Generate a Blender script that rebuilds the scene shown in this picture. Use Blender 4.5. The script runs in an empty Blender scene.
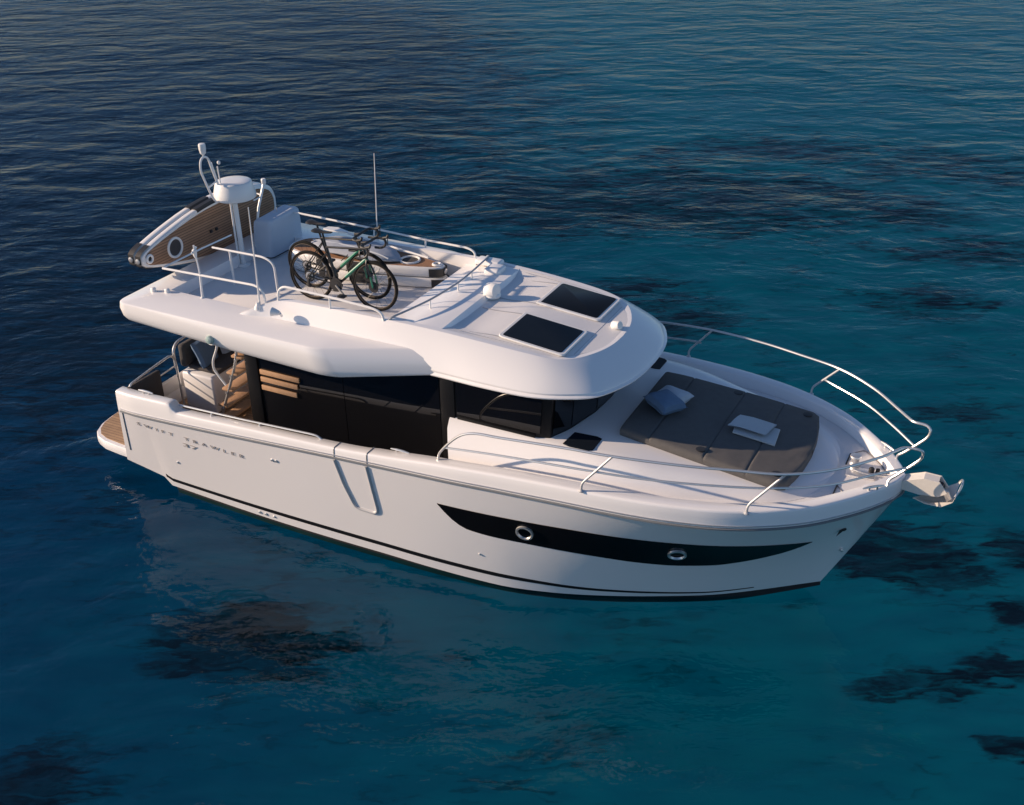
import bpy, bmesh, math, random
from mathutils import Vector, Matrix
random.seed(7)
S = bpy.context.scene
COL = S.collection

# ------------------------------------------------------------------ camera, sky, sun, exposure
cam_d = bpy.data.cameras.new('camera')
cam = bpy.data.objects.new('camera', cam_d); COL.objects.link(cam)
az, el, roll = 2.0439605, 0.5041017, -0.0160028
d = Vector((math.cos(el)*math.cos(az), math.cos(el)*math.sin(az), -math.sin(el)))
r = d.cross(Vector((0, 0, 1))).normalized(); u = r.cross(d)
r2 = r*math.cos(roll)+u*math.sin(roll); u2 = -r*math.sin(roll)+u*math.cos(roll)
M = Matrix((r2, u2, -d)).transposed().to_4x4(); M.translation = Vector((11.30682, -10.37203, 8.01050))
cam.matrix_world = M
cam_d.sensor_width = 36.0; cam_d.lens = 1084.313*36/1024
cam_d.clip_start = .1; cam_d.clip_end = 3000
S.camera = cam

SUN_AZ, SUN_EL = math.radians(180+22.5), math.radians(18.5)      # towards the sun: off the starboard quarter
W = bpy.data.worlds.new('World'); S.world = W; W.use_nodes = True
nt = W.node_tree
sky = nt.nodes.new('ShaderNodeTexSky'); sky.sky_type = 'NISHITA'; sky.sun_disc = False
sky.sun_elevation = SUN_EL; sky.sun_rotation = math.pi/2-SUN_AZ
sky.air_density = .8; sky.dust_density = .3; sky.ozone_density = 3.0
tint = nt.nodes.new('ShaderNodeMix'); tint.data_type = 'RGBA'; tint.blend_type = 'MULTIPLY'; tint.inputs[0].default_value = 1
tint.inputs[7].default_value = (1.0, .97, .97, 1)          # a faintly rosy evening sky
nt.links.new(sky.outputs[0], tint.inputs[6]); nt.links.new(tint.outputs[2], nt.nodes['Background'].inputs[0])
nt.nodes['Background'].inputs[1].default_value = 0.105
sun_d = bpy.data.lights.new('sun', 'SUN'); sun_d.energy = 5.0; sun_d.angle = math.radians(.6); sun_d.color = (1, .765, .56)
sun = bpy.data.objects.new('sun', sun_d); COL.objects.link(sun)
sdir = Vector((math.cos(SUN_EL)*math.cos(SUN_AZ), math.cos(SUN_EL)*math.sin(SUN_AZ), math.sin(SUN_EL)))
sun.rotation_euler = sdir.to_track_quat('Z', 'Y').to_euler(); sun.location = sdir*60
S.view_settings.view_transform = 'Standard'; S.view_settings.look = 'None'
S.view_settings.exposure = 0.44; S.view_settings.gamma = 1; S.view_settings.use_curve_mapping = False

# ------------------------------------------------------------------ materials
def mat(name, col, rough=.5, metal=0., coat=0., spec=.5, var=0., scale=8., bump=0., bscale=60., trans=0.):
    m = bpy.data.materials.new(name); m.use_nodes = True
    t = m.node_tree; b = t.nodes['Principled BSDF']
    b.inputs['Base Color'].default_value = (*col, 1); b.inputs['Roughness'].default_value = rough
    b.inputs['Metallic'].default_value = metal; b.inputs['Coat Weight'].default_value = coat
    b.inputs['Coat Roughness'].default_value = .06
    b.inputs['Specular IOR Level'].default_value = spec
    co = t.nodes.new('ShaderNodeTexCoord')
    if var:
        n = t.nodes.new('ShaderNodeTexNoise'); n.inputs['Scale'].default_value = scale; n.inputs['Detail'].default_value = 5
        t.links.new(co.outputs['Object'], n.inputs['Vector'])
        mx = t.nodes.new('ShaderNodeMix'); mx.data_type = 'RGBA'
        mx.inputs[6].default_value = (*[c*(1-var) for c in col], 1); mx.inputs[7].default_value = (*[min(1, c*(1+var)) for c in col], 1)
        t.links.new(n.outputs[0], mx.inputs[0]); t.links.new(mx.outputs[2], b.inputs['Base Color'])
    if bump:
        n2 = t.nodes.new('ShaderNodeTexNoise'); n2.inputs['Scale'].default_value = bscale; n2.inputs['Detail'].default_value = 3
        t.links.new(co.outputs['Object'], n2.inputs['Vector'])
        bp = t.nodes.new('ShaderNodeBump'); bp.inputs['Strength'].default_value = bump; bp.inputs['Distance'].default_value = .01
        t.links.new(n2.outputs[0], bp.inputs['Height']); t.links.new(bp.outputs[0], b.inputs['Normal'])
    return m

GEL = mat('white_gelcoat', (.80, .785, .78), .28, coat=.3, var=.03, scale=1.3)
HULL = mat('hull_gelcoat', (.77, .75, .745), .16, coat=.8, var=.03, scale=.9, bump=.30, bscale=1.7)
DECK = mat('nonskid_deck', (.72, .705, .70), .55, var=.03, scale=3, bump=.25, bscale=220)
PAINT = mat('white_paint', (.78, .77, .75), .3, coat=.2, var=.02)
STEEL = mat('polished_steel', (.66, .65, .64), .36, metal=.8, var=.04, scale=20)
ALU = mat('satin_aluminium', (.62, .62, .62), .32, metal=.9, var=.04, scale=20)
BLACK = mat('black_rubber', (.018, .018, .02), .55, var=.2, scale=30)
HWIN = mat('hull_glass', (.004, .004, .005), .08, spec=.12, var=.2, scale=2)
GLASS = mat('dark_glass', (.004, .004, .005), .02, spec=.5, var=.2, scale=2)
HGLASS = mat('hatch_glass', (.010, .014, .021), .3, spec=.06, var=.2, scale=2)
FRAME = mat('black_frame', (.008, .008, .009), .35, spec=.25, var=.2, scale=12)
ANTI = mat('antifouling', (.012, .012, .014), .7, var=.3, scale=6)
GREY = mat('grey_trim', (.17, .18, .19), .4, var=.1, scale=20)
SEAM = mat('dark_seam', (.09, .085, .085), .6, var=.1)
BULK = mat('grey_bulkhead', (.25, .25, .26), .45, var=.08)
FAB = mat('taupe_fabric', (.112, .108, .106), .9, spec=.2, var=.14, scale=14, bump=.3, bscale=330)
FABD = mat('charcoal_fabric', (.075, .068, .066), .9, spec=.2, var=.14, scale=14, bump=.3, bscale=330)
BLUE = mat('blue_fabric', (.125, .19, .285), .9, spec=.2, var=.12, scale=18, bump=.3, bscale=300)
PALE = mat('pale_grey_fabric', (.46, .50, .56), .9, spec=.2, var=.06, scale=18, bump=.3, bscale=300)
TOWEL = mat('towel_fabric', (.50, .53, .55), .95, spec=.1, var=.05, scale=25, bump=.5, bscale=350)
COVER = mat('cover_canvas', (.50, .555, .63), .85, spec=.2, var=.05, scale=5, bump=.35, bscale=9)
BAGM = mat('bag_canvas', (.36, .39, .44), .85, spec=.2, var=.08, scale=7, bump=.4, bscale=12)
RAILG = mat('grey_tube', (.32, .34, .37), .35, metal=.3, var=.05, scale=20)
POSTM = mat('brushed_post', (.50, .50, .51), .55, metal=.4, var=.05, scale=20)
TRACK = mat('track_grey', (.40, .40, .41), .4, var=.1, scale=20)
LENS = mat('lamp_lens', (.32, .42, .40), .1, var=.1)
LETTER = mat('lettering', (.25, .24, .24), .4, var=.1)
GREEN = mat('green_paint', (.009, .16, .095), .3, coat=.5, var=.1)
BIKE = mat('bike_black', (.010, .011, .012), .35, coat=.15, var=.15, scale=20)
TYRE = mat('tyre_rubber', (.010, .010, .010), .9, spec=.2, var=.2, scale=40)
TAN = mat('tan_sidewall', (.13, .10, .07), .7, var=.15, scale=30)
GALV = mat('bright_galvanised', (.76, .71, .64), .45, metal=.15, var=.08, scale=25)
SHOE = mat('pedal_grey', (.30, .29, .27), .5, var=.2, scale=30)

def planks(name, c1, c2, axis, pitch, rough=.6, gap=.10):
    m = mat(name, c1, rough, spec=.25)
    t = m.node_tree; b = t.nodes['Principled BSDF']; co = t.nodes['Texture Coordinate']
    sp = t.nodes.new('ShaderNodeSeparateXYZ'); t.links.new(co.outputs['Object'], sp.inputs[0])
    dv = t.nodes.new('ShaderNodeMath'); dv.operation = 'DIVIDE'; dv.inputs[1].default_value = pitch
    t.links.new(sp.outputs[axis], dv.inputs[0])
    fr = t.nodes.new('ShaderNodeMath'); fr.operation = 'FRACT'; t.links.new(dv.outputs[0], fr.inputs[0])
    fl = t.nodes.new('ShaderNodeMath'); fl.operation = 'FLOOR'; t.links.new(dv.outputs[0], fl.inputs[0])
    lt = t.nodes.new('ShaderNodeMath'); lt.operation = 'LESS_THAN'; lt.inputs[1].default_value = gap; t.links.new(fr.outputs[0], lt.inputs[0])
    wn = t.nodes.new('ShaderNodeTexWhiteNoise'); wn.noise_dimensions = '1D'; t.links.new(fl.outputs[0], wn.inputs['W'])
    no = t.nodes.new('ShaderNodeTexNoise'); no.inputs['Scale'].default_value = 7; no.inputs['Detail'].default_value = 6
    t.links.new(co.outputs['Object'], no.inputs['Vector'])
    ad = t.nodes.new('ShaderNodeMath'); ad.operation = 'MULTIPLY_ADD'; ad.inputs[1].default_value = .45
    t.links.new(wn.outputs[0], ad.inputs[0]); t.links.new(no.outputs[0], ad.inputs[2])
    mx = t.nodes.new('ShaderNodeMix'); mx.data_type = 'RGBA'
    mx.inputs[6].default_value = (*[c*.72 for c in c1], 1); mx.inputs[7].default_value = (*[c*1.25 for c in c1], 1)
    t.links.new(ad.outputs[0], mx.inputs[0])
    m2 = t.nodes.new('ShaderNodeMix'); m2.data_type = 'RGBA'; m2.inputs[7].default_value = (*c2, 1)
    t.links.new(lt.outputs[0], m2.inputs[0]); t.links.new(mx.outputs[2], m2.inputs[6]); t.links.new(m2.outputs[2], b.inputs['Base Color'])
    return m
TEAK = planks('teak_planks', (.34, .22, .13), (.05, .04, .035), 1, .055)
TREAD = mat('teak_tread', (.42, .25, .14), .55, var=.25, scale=18)
FOAM_Z = planks('board_foam_upright', (.31, .18, .11), (.09, .055, .038), 2, .036, .8, .2)
FOAM_Y = planks('board_foam_flat', (.30, .165, .095), (.10, .055, .035), 1, .036, .8, .15)

# ------------------------------------------------------------------ mesh helpers
def interp(tab, x):
    n = len(tab)
    if x <= tab[0][0]: return tab[0][1]
    if x >= tab[-1][0]: return tab[-1][1]
    dd = [(tab[i+1][1]-tab[i][1])/(tab[i+1][0]-tab[i][0]) for i in range(n-1)]
    m = [dd[0]]+[0 if dd[i-1]*dd[i] <= 0 else 2*dd[i-1]*dd[i]/(dd[i-1]+dd[i]) for i in range(1, n-1)]+[dd[-1]]
    for i in range(n-1):
        if x <= tab[i+1][0]:
            h = tab[i+1][0]-tab[i][0]; t = (x-tab[i][0])/h
            return ((2*t**3-3*t*t+1)*tab[i][1]+(t**3-2*t*t+t)*h*m[i]+(3*t*t-2*t**3)*tab[i+1][1]+(t**3-t*t)*h*m[i+1])
def smooth(t):
    t = max(0, min(1, t)); return t*t*(3-2*t)
def spl(pts, n=8):
    """Catmull-Rom through the points"""
    P = [Vector(p) for p in pts]; P = [2*P[0]-P[1]]+P+[2*P[-1]-P[-2]]; out = []
    for i in range(1, len(P)-2):
        a, b, c, e = P[i-1:i+3]
        for k in range(n):
            t = k/n
            out.append(.5*((2*b)+(c-a)*t+(2*a-5*b+4*c-e)*t*t+(3*b-a-3*c+e)*t**3))
    return out+[P[-2]]
def rnd(pts, rad, n=5):
    """polyline with its corners rounded"""
    P = [Vector(p) for p in pts]; out = [P[0]]
    for i in range(1, len(P)-1):
        a = (P[i-1]-P[i]); b = (P[i+1]-P[i]); ra = min(rad, a.length*.49); rb = min(rad, b.length*.49)
        A = P[i]+a.normalized()*ra; B = P[i]+b.normalized()*rb
        for k in range(n+1):
            t = k/n; out.append(A*(1-t)**2+P[i]*2*t*(1-t)+B*t*t)
    return out+[P[-1]]

class MB:
    def __init__(s): s.v = []; s.f = []
    def grid(s, rows, closed=False, flip=False):
        b = len(s.v); n = len(rows[0])
        for row in rows: s.v += [tuple(p) for p in row]
        for i in range(len(rows)-1):
            for j in range(n if closed else n-1):
                q = (b+i*n+j, b+i*n+(j+1) % n, b+(i+1)*n+(j+1) % n, b+(i+1)*n+j)
                s.f.append(q[::-1] if flip else q)
        return s
    def ngon(s, pts, flip=False):
        b = len(s.v); s.v += [tuple(p) for p in pts]; q = tuple(range(b, b+len(pts))); s.f.append(q[::-1] if flip else q); return s
    def tube(s, path, rad, seg=8, closed=False):
        P = [Vector(p) for p in path]; n = len(P)
        if not hasattr(rad, '__len__'): rad = [rad]*n
        T = []
        for i in range(n):
            a = P[(i-1) % n] if closed or i else P[i]; b = P[(i+1) % n] if closed or i < n-1 else P[i]
            t = b-a; T.append(t.normalized() if t.length > 1e-9 else Vector((0, 0, 1)))
        up = Vector((0, 0, 1)) if abs(T[0].z) < .9 else Vector((1, 0, 0))
        nrm = (up-T[0]*up.dot(T[0])).normalized(); rows = []
        for i in range(n):
            nrm = (nrm-T[i]*nrm.dot(T[i])).normalized(); bi = T[i].cross(nrm)
            rows.append([P[i]+(nrm*math.cos(2*math.pi*k/seg)+bi*math.sin(2*math.pi*k/seg))*rad[i] for k in range(seg)])
        if closed: rows.append(rows[0])
        s.grid(rows, True)
        if not closed: s.ngon(rows[0], True); s.ngon(rows[-1])
        return s
    def lathe(s, prof, c, seg=24, axis=(0, 0, 1)):
        A = Vector(axis).normalized(); q = Vector((0, 0, 1)).rotation_difference(A); c = Vector(c)
        rows = [[c+q @ Vector((rr*math.cos(2*math.pi*k/seg), rr*math.sin(2*math.pi*k/seg), z)) for k in range(seg)] for rr, z in prof]
        s.grid(rows, True); s.ngon(rows[0], True); s.ngon(rows[-1]); return s
    def box(s, lo, hi, bev=.008, rot=None, seg=2, taper=None):
        bm = bmesh.new(); bmesh.ops.create_cube(bm, size=1)
        lo, hi = Vector(lo), Vector(hi); c = (lo+hi)/2; sz = hi-lo
        for v in bm.verts:
            tp = 1
            if taper and v.co.z > 0: tp = taper
            v.co = Vector((v.co.x*sz.x*tp, v.co.y*sz.y*tp, v.co.z*sz.z))
        if bev: bmesh.ops.bevel(bm, geom=bm.edges[:], offset=min(bev, min(sz)*.45), segments=seg, profile=.5, affect='EDGES', clamp_overlap=True)
        b = len(s.v); bm.verts.index_update()
        for v in bm.verts:
            p = v.co
            if rot: p = rot @ p
            s.v.append(tuple(p+c))
        for f in bm.faces: s.f.append(tuple(b+v.index for v in f.verts))
        bm.free(); return s
    def slab(s, outline, thick, fn, rim=.3):
        """outline: list of (a,b); fn(a,b,h) -> 3-D point; a thin plate with softened rims"""
        n = len(outline); cx = sum(p[0] for p in outline)/n; cy = sum(p[1] for p in outline)/n
        lev = [(1-.06*rim, 0), (1, thick*rim), (1, thick*(1-rim)), (1-.06*rim, thick)]
        rows = [[fn(cx+(a-cx)*k, cy+(b-cy)*k, h) for a, b in outline] for k, h in lev]
        s.grid(rows, True); s.ngon(rows[0], True); s.ngon(rows[-1]); return s
    def build(s, name, m, parent=None, angle=32, smooth_all=True):
        off = Vector(ORG.get(parent.name, (0, 0, 0))) if parent else Vector((0, 0, 0))
        me = bpy.data.meshes.new(name); me.from_pydata([tuple(Vector(p)-off) for p in s.v], [], s.f)
        bm = bmesh.new(); bm.from_mesh(me); bmesh.ops.remove_doubles(bm, verts=bm.verts[:], dist=1e-5)
        bmesh.ops.recalc_face_normals(bm, faces=bm.faces[:]); bm.to_mesh(me); bm.free()
        me.polygons.foreach_set('use_smooth', [True]*len(me.polygons)); me.set_sharp_from_angle(angle=math.radians(angle))
        me.materials.append(m)
        o = bpy.data.objects.new(name, me); COL.objects.link(o)
        if parent: o.parent = parent; ORG[o.name] = off
        return o
ORG = {}
def mirror(pts): return [(p[0], -p[1], p[2]) for p in pts]
def thing(name, label, cat, loc=(0, 0, 0), rot=(0, 0, 0), group=None, world=True):
    o = bpy.data.objects.new(name, None); COL.objects.link(o); o.empty_display_size = .2
    o.location = loc; o.rotation_euler = rot; o['label'] = label; o['category'] = cat
    if group: o['group'] = group
    ORG[o.name] = Vector(loc) if world else Vector((0, 0, 0))       # world: parts are modelled in world coordinates
    return o
def tag(o, label, cat, group=None, kind=None):
    if label: o['label'] = label
    if cat: o['category'] = cat
    if group: o['group'] = group
    if kind: o['kind'] = kind
    return o

# ------------------------------------------------------------------ sea bed and water
def N(t, kind, **kw):
    n = t.nodes.new(kind)
    for k, v in kw.items():
        if k in n.inputs: n.inputs[k].default_value = v
        else: setattr(n, k, v)
    return n
CREST = math.atan2(.455, .89)                         # the wave crests run this way
def seabed_material():
    m = bpy.data.materials.new('sand_seagrass_reflection'); m.use_nodes = True; t = m.node_tree; b = t.nodes['Principled BSDF']
    b.inputs['Roughness'].default_value = 1; b.inputs['Specular IOR Level'].default_value = 0
    L = t.links.new
    g = N(t, 'ShaderNodeNewGeometry')
    rot = N(t, 'ShaderNodeMapping'); rot.inputs['Rotation'].default_value = (0, 0, -CREST); L(g.outputs['Position'], rot.inputs['Vector'])
    # streaky distortion: the patches are seen through moving ripples
    st = N(t, 'ShaderNodeMapping'); st.inputs['Scale'].default_value = (.45, 1.5, 1); L(rot.outputs[0], st.inputs['Vector'])
    dn = N(t, 'ShaderNodeTexNoise', Scale=1.5, Detail=3.); L(st.outputs[0], dn.inputs['Vector'])
    sb = N(t, 'ShaderNodeVectorMath', operation='SUBTRACT'); sb.inputs[1].default_value = (.5, .5, .5); L(dn.outputs[1], sb.inputs[0])
    sc = N(t, 'ShaderNodeVectorMath', operation='MULTIPLY'); sc.inputs[1].default_value = (1.9, .55, 0); L(sb.outputs[0], sc.inputs[0])
    a0 = N(t, 'ShaderNodeVectorMath', operation='ADD'); L(rot.outputs[0], a0.inputs[0]); L(sc.outputs[0], a0.inputs[1])
    r2_ = N(t, 'ShaderNodeMapping'); r2_.inputs['Rotation'].default_value = (0, 0, .55); r2_.inputs['Scale'].default_value = (.5, 1.5, 1); L(rot.outputs[0], r2_.inputs['Vector'])
    d2 = N(t, 'ShaderNodeTexNoise', Scale=3.2, Detail=3.); L(r2_.outputs[0], d2.inputs['Vector'])
    d3 = N(t, 'ShaderNodeVectorMath', operation='MULTIPLY_ADD'); d3.inputs[1].default_value = (1.1, .8, 0); d3.inputs[2].default_value = (-.55, -.4, 0); L(d2.outputs[1], d3.inputs[0])
    ad = N(t, 'ShaderNodeVectorMath', operation='ADD'); L(a0.outputs[0], ad.inputs[0]); L(d3.outputs[0], ad.inputs[1])
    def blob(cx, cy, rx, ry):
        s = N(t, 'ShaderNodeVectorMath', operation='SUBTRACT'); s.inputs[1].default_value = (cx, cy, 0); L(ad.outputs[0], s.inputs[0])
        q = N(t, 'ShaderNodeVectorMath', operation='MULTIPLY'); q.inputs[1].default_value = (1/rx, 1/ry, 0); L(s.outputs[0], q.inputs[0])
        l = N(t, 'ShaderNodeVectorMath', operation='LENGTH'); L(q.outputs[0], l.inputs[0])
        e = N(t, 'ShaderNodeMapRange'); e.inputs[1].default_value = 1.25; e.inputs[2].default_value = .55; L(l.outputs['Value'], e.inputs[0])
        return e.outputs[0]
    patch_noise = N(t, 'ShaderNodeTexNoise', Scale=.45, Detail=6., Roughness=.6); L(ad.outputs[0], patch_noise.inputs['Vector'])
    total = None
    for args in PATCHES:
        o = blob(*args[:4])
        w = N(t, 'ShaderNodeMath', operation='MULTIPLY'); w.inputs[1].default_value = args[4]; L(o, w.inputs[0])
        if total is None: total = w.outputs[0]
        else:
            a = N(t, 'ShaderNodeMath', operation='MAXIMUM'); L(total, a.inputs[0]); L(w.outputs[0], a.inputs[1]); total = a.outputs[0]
    mm = N(t, 'ShaderNodeMath', operation='MULTIPLY_ADD'); mm.inputs[1].default_value = 1.9; mm.inputs[2].default_value = -.92
    L(patch_noise.outputs[0], mm.inputs[0])
    st2 = N(t, 'ShaderNodeMapping'); st2.inputs['Scale'].default_value = (.5, 2.6, 1); L(ad.outputs[0], st2.inputs['Vector'])
    sn = N(t, 'ShaderNodeTexNoise', Scale=1.6, Detail=4., Roughness=.55); L(st2.outputs[0], sn.inputs['Vector'])
    s2 = N(t, 'ShaderNodeMath', operation='MULTIPLY_ADD'); s2.inputs[1].default_value = 2.2; L(sn.outputs[0], s2.inputs[0]); L(mm.outputs[0], s2.inputs[2])
    mm = N(t, 'ShaderNodeMath', operation='ADD'); mm.inputs[1].default_value = -1.12; L(s2.outputs[0], mm.inputs[0])
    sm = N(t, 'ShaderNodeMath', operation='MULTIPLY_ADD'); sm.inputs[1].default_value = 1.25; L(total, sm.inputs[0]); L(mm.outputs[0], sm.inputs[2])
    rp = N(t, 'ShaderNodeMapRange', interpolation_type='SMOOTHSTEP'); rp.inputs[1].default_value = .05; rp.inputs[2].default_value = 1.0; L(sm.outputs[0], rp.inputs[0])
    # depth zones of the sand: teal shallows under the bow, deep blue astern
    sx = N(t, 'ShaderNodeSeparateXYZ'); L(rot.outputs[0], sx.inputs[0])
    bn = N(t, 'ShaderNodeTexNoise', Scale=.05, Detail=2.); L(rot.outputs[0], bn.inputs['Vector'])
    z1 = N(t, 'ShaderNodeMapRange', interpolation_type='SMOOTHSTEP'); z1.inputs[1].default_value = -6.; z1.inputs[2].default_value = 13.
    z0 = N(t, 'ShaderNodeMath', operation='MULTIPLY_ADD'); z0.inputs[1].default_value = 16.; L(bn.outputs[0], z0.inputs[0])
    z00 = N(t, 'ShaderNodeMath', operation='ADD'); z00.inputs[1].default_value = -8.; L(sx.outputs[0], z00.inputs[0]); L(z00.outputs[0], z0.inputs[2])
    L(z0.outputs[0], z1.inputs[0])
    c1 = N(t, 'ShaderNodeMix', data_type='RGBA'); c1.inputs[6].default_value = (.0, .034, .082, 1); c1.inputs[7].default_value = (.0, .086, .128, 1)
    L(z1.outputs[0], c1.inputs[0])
    k1 = N(t, 'ShaderNodeMapRange'); k1.inputs[1].default_value = .35; k1.inputs[2].default_value = .6; k1.inputs[3].default_value = .62; k1.inputs[4].default_value = 1.; L(sn.outputs[0], k1.inputs[0])
    k2 = N(t, 'ShaderNodeMath', operation='MULTIPLY'); L(rp.outputs[0], k2.inputs[0]); L(k1.outputs[0], k2.inputs[1]); rp = k2
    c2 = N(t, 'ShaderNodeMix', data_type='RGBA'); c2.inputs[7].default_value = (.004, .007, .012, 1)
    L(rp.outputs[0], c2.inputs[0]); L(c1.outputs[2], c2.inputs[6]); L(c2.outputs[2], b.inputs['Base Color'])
    return m
# seagrass meadows, plus the boat's dark reflection painted as a patch below the stern: centre and radii in the crest-aligned frame, density
PATCHES = [(-20, 42, 26, 38, 1.15), (-12, 14, 11, 8, .85), (10, 25, 9.5, 4.5, .74), (18, 23.5, 5, 2.5, .62), (9, 14.5, 3, 2.5, .62), (17.3, 15, 2.2, 1.5, .55),
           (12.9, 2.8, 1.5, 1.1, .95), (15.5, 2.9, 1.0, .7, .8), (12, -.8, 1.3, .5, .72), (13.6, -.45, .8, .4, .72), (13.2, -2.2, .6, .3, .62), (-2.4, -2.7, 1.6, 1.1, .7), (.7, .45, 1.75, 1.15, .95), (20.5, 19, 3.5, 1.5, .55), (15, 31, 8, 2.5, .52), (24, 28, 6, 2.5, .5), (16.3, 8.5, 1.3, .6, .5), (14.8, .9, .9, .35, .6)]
def water_material():
    m = bpy.data.materials.new('sea_water'); m.use_nodes = True; t = m.node_tree; L = t.links.new
    t.nodes.remove(t.nodes['Principled BSDF']); out = t.nodes['Material Output']
    g = N(t, 'ShaderNodeNewGeometry')
    rot = N(t, 'ShaderNodeMapping'); rot.inputs['Rotation'].default_value = (0, 0, -CREST); L(g.outputs['Position'], rot.inputs['Vector'])
    wrp = N(t, 'ShaderNodeTexNoise', Scale=.35, Detail=2.); L(rot.outputs[0], wrp.inputs['Vector'])
    ws = N(t, 'ShaderNodeVectorMath', operation='MULTIPLY_ADD'); ws.inputs[1].default_value = (1.4, 1.4, 0); L(wrp.outputs[1], ws.inputs[0]); L(rot.outputs[0], ws.inputs[2])
    def layer(sx, sy, scale, det, amp):
        mp = N(t, 'ShaderNodeMapping'); mp.inputs['Scale'].default_value = (sx, sy, 1); L(ws.outputs[0], mp.inputs['Vector'])
        n = N(t, 'ShaderNodeTexNoise', Scale=scale, Detail=det, Roughness=.5); L(mp.outputs[0], n.inputs['Vector'])
        k = N(t, 'ShaderNodeMath', operation='MULTIPLY'); k.inputs[1].default_value = amp; L(n.outputs[0], k.inputs[0]); return k.outputs[0]
    def add(a, b):
        n = N(t, 'ShaderNodeMath', operation='ADD'); L(a, n.inputs[0]); L(b, n.inputs[1]); return n.outputs[0]
    # wind comes over the far side: rough there, calmer in the lee of the boat
    sx = N(t, 'ShaderNodeSeparateXYZ'); L(rot.outputs[0], sx.inputs[0])
    cal = N(t, 'ShaderNodeMapRange', interpolation_type='SMOOTHSTEP'); cal.inputs[1].default_value = -4; cal.inputs[2].default_value = 9
    cal.inputs[3].default_value = .55; cal.inputs[4].default_value = 1.
    L(sx.outputs[1], cal.inputs[0])
    gust = N(t, 'ShaderNodeTexNoise', Scale=.09, Detail=2.); L(rot.outputs[0], gust.inputs['Vector'])
    gr = N(t, 'ShaderNodeMapRange'); gr.inputs[1].default_value = .3; gr.inputs[2].default_value = .7; gr.inputs[3].default_value = .65; gr.inputs[4].default_value = 1.2; L(gust.outputs[0], gr.inputs[0])
    fine = N(t, 'ShaderNodeMath', operation='MULTIPLY'); L(cal.outputs[0], fine.inputs[0]); L(gr.outputs[0], fine.inputs[1])
    h1 = layer(.6, 1., .58, 2., .20)
    h2 = layer(.62, 1., 1.9, 4., .085)
    h3 = layer(.75, 1., 6., 2., .015)
    hs = N(t, 'ShaderNodeMath', operation='MULTIPLY'); L(add(add(h1, h2), h3), hs.inputs[0]); L(fine.outputs[0], hs.inputs[1])
    bp = N(t, 'ShaderNodeBump', Strength=1., Distance=1.); L(hs.outputs[0], bp.inputs['Height'])
    # Schlick reflectance, the same from above and below; partly polarised away as the photograph's is
    dt = N(t, 'ShaderNodeVectorMath', operation='DOT_PRODUCT'); L(bp.outputs[0], dt.inputs[0]); L(g.outputs['Incoming'], dt.inputs[1])
    ab = N(t, 'ShaderNodeMath', operation='ABSOLUTE'); L(dt.outputs['Value'], ab.inputs[0])
    om = N(t, 'ShaderNodeMath', operation='SUBTRACT', use_clamp=True); om.inputs[0].default_value = 1; L(ab.outputs[0], om.inputs[1])
    pw = N(t, 'ShaderNodeMath', operation='POWER'); pw.inputs[1].default_value = 5; L(om.outputs[0], pw.inputs[0])
    fr = N(t, 'ShaderNodeMath', operation='MULTIPLY_ADD', use_clamp=True); fr.inputs[1].default_value = .25; fr.inputs[2].default_value = .031; L(pw.outputs[0], fr.inputs[0])
    gl = N(t, 'ShaderNodeBsdfGlossy', Roughness=.012); gl.inputs[0].default_value = (.80, .86, 1, 1); L(bp.outputs[0], gl.inputs['Normal'])
    tr = N(t, 'ShaderNodeBsdfTransparent'); # ripple lensing painted into the tint: lighter and darker bands of returning light
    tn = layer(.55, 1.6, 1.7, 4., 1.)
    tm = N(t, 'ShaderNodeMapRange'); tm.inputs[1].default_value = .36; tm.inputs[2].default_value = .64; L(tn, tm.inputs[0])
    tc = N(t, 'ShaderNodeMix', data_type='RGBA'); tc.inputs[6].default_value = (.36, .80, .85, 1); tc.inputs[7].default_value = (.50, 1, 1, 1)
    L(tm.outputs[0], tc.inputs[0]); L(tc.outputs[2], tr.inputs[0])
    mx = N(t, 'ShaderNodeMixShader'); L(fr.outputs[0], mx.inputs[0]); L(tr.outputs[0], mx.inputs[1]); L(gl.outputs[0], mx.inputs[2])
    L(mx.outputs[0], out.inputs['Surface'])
    return m
def sheet(name, z, m, kind, R=700):
    b = MB(); b.ngon([(-R, -R, z), (R, -R, z), (R, R, z), (-R, R, z)]); o = b.build(name, m); o['kind'] = kind; return o
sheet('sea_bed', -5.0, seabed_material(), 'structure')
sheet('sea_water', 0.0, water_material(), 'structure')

# ================================================================== THE YACHT
boat = thing('motor_yacht', 'white motor cruiser with flybridge, black side windows and grey sun pad, afloat on blue sea', 'yacht', (5.5, 0, 0))
RUB_Y = [(1.15, 1.74), (1.5, 1.78), (3, 1.82), (4.5, 1.83), (6, 1.82), (6.75, 1.79), (7.67, 1.74), (8.3, 1.67), (8.9, 1.54), (9.3, 1.39), (9.8, 1.09), (10.2, .70), (10.48, .33), (10.58, .14), (10.62, .0)]
RUB_Z = [(1.15, 1.21), (2.5, 1.31), (4, 1.42), (4.6, 1.46), (5.9, 1.53), (6.75, 1.57), (7.7, 1.60), (10.62, 1.61)]
CHI_Y = [(1.15, 1.58), (3.8, 1.66), (5.3, 1.63), (6.5, 1.52), (7.1, 1.38), (7.7, 1.17), (8.72, .70), (9.4, .32), (9.8, .08), (9.93, 0)]
CHI_Z = [(1.15, .30), (1.5, .235), (1.62, .21), (1.70, .11), (5, .10), (7, .03), (8.7, .05), (9.93, .17)]
CAP_H = [(1.15, .27), (2.05, .26), (2.10, .255), (2.2, .15), (3.5, .13), (4.6, .11), (5.3, .13), (6, .17), (7, .19), (10.62, .20)]
def chi_x(x): return x-.69*max(0, (x-6.6)/(10.62-6.6))**1.3
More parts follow.
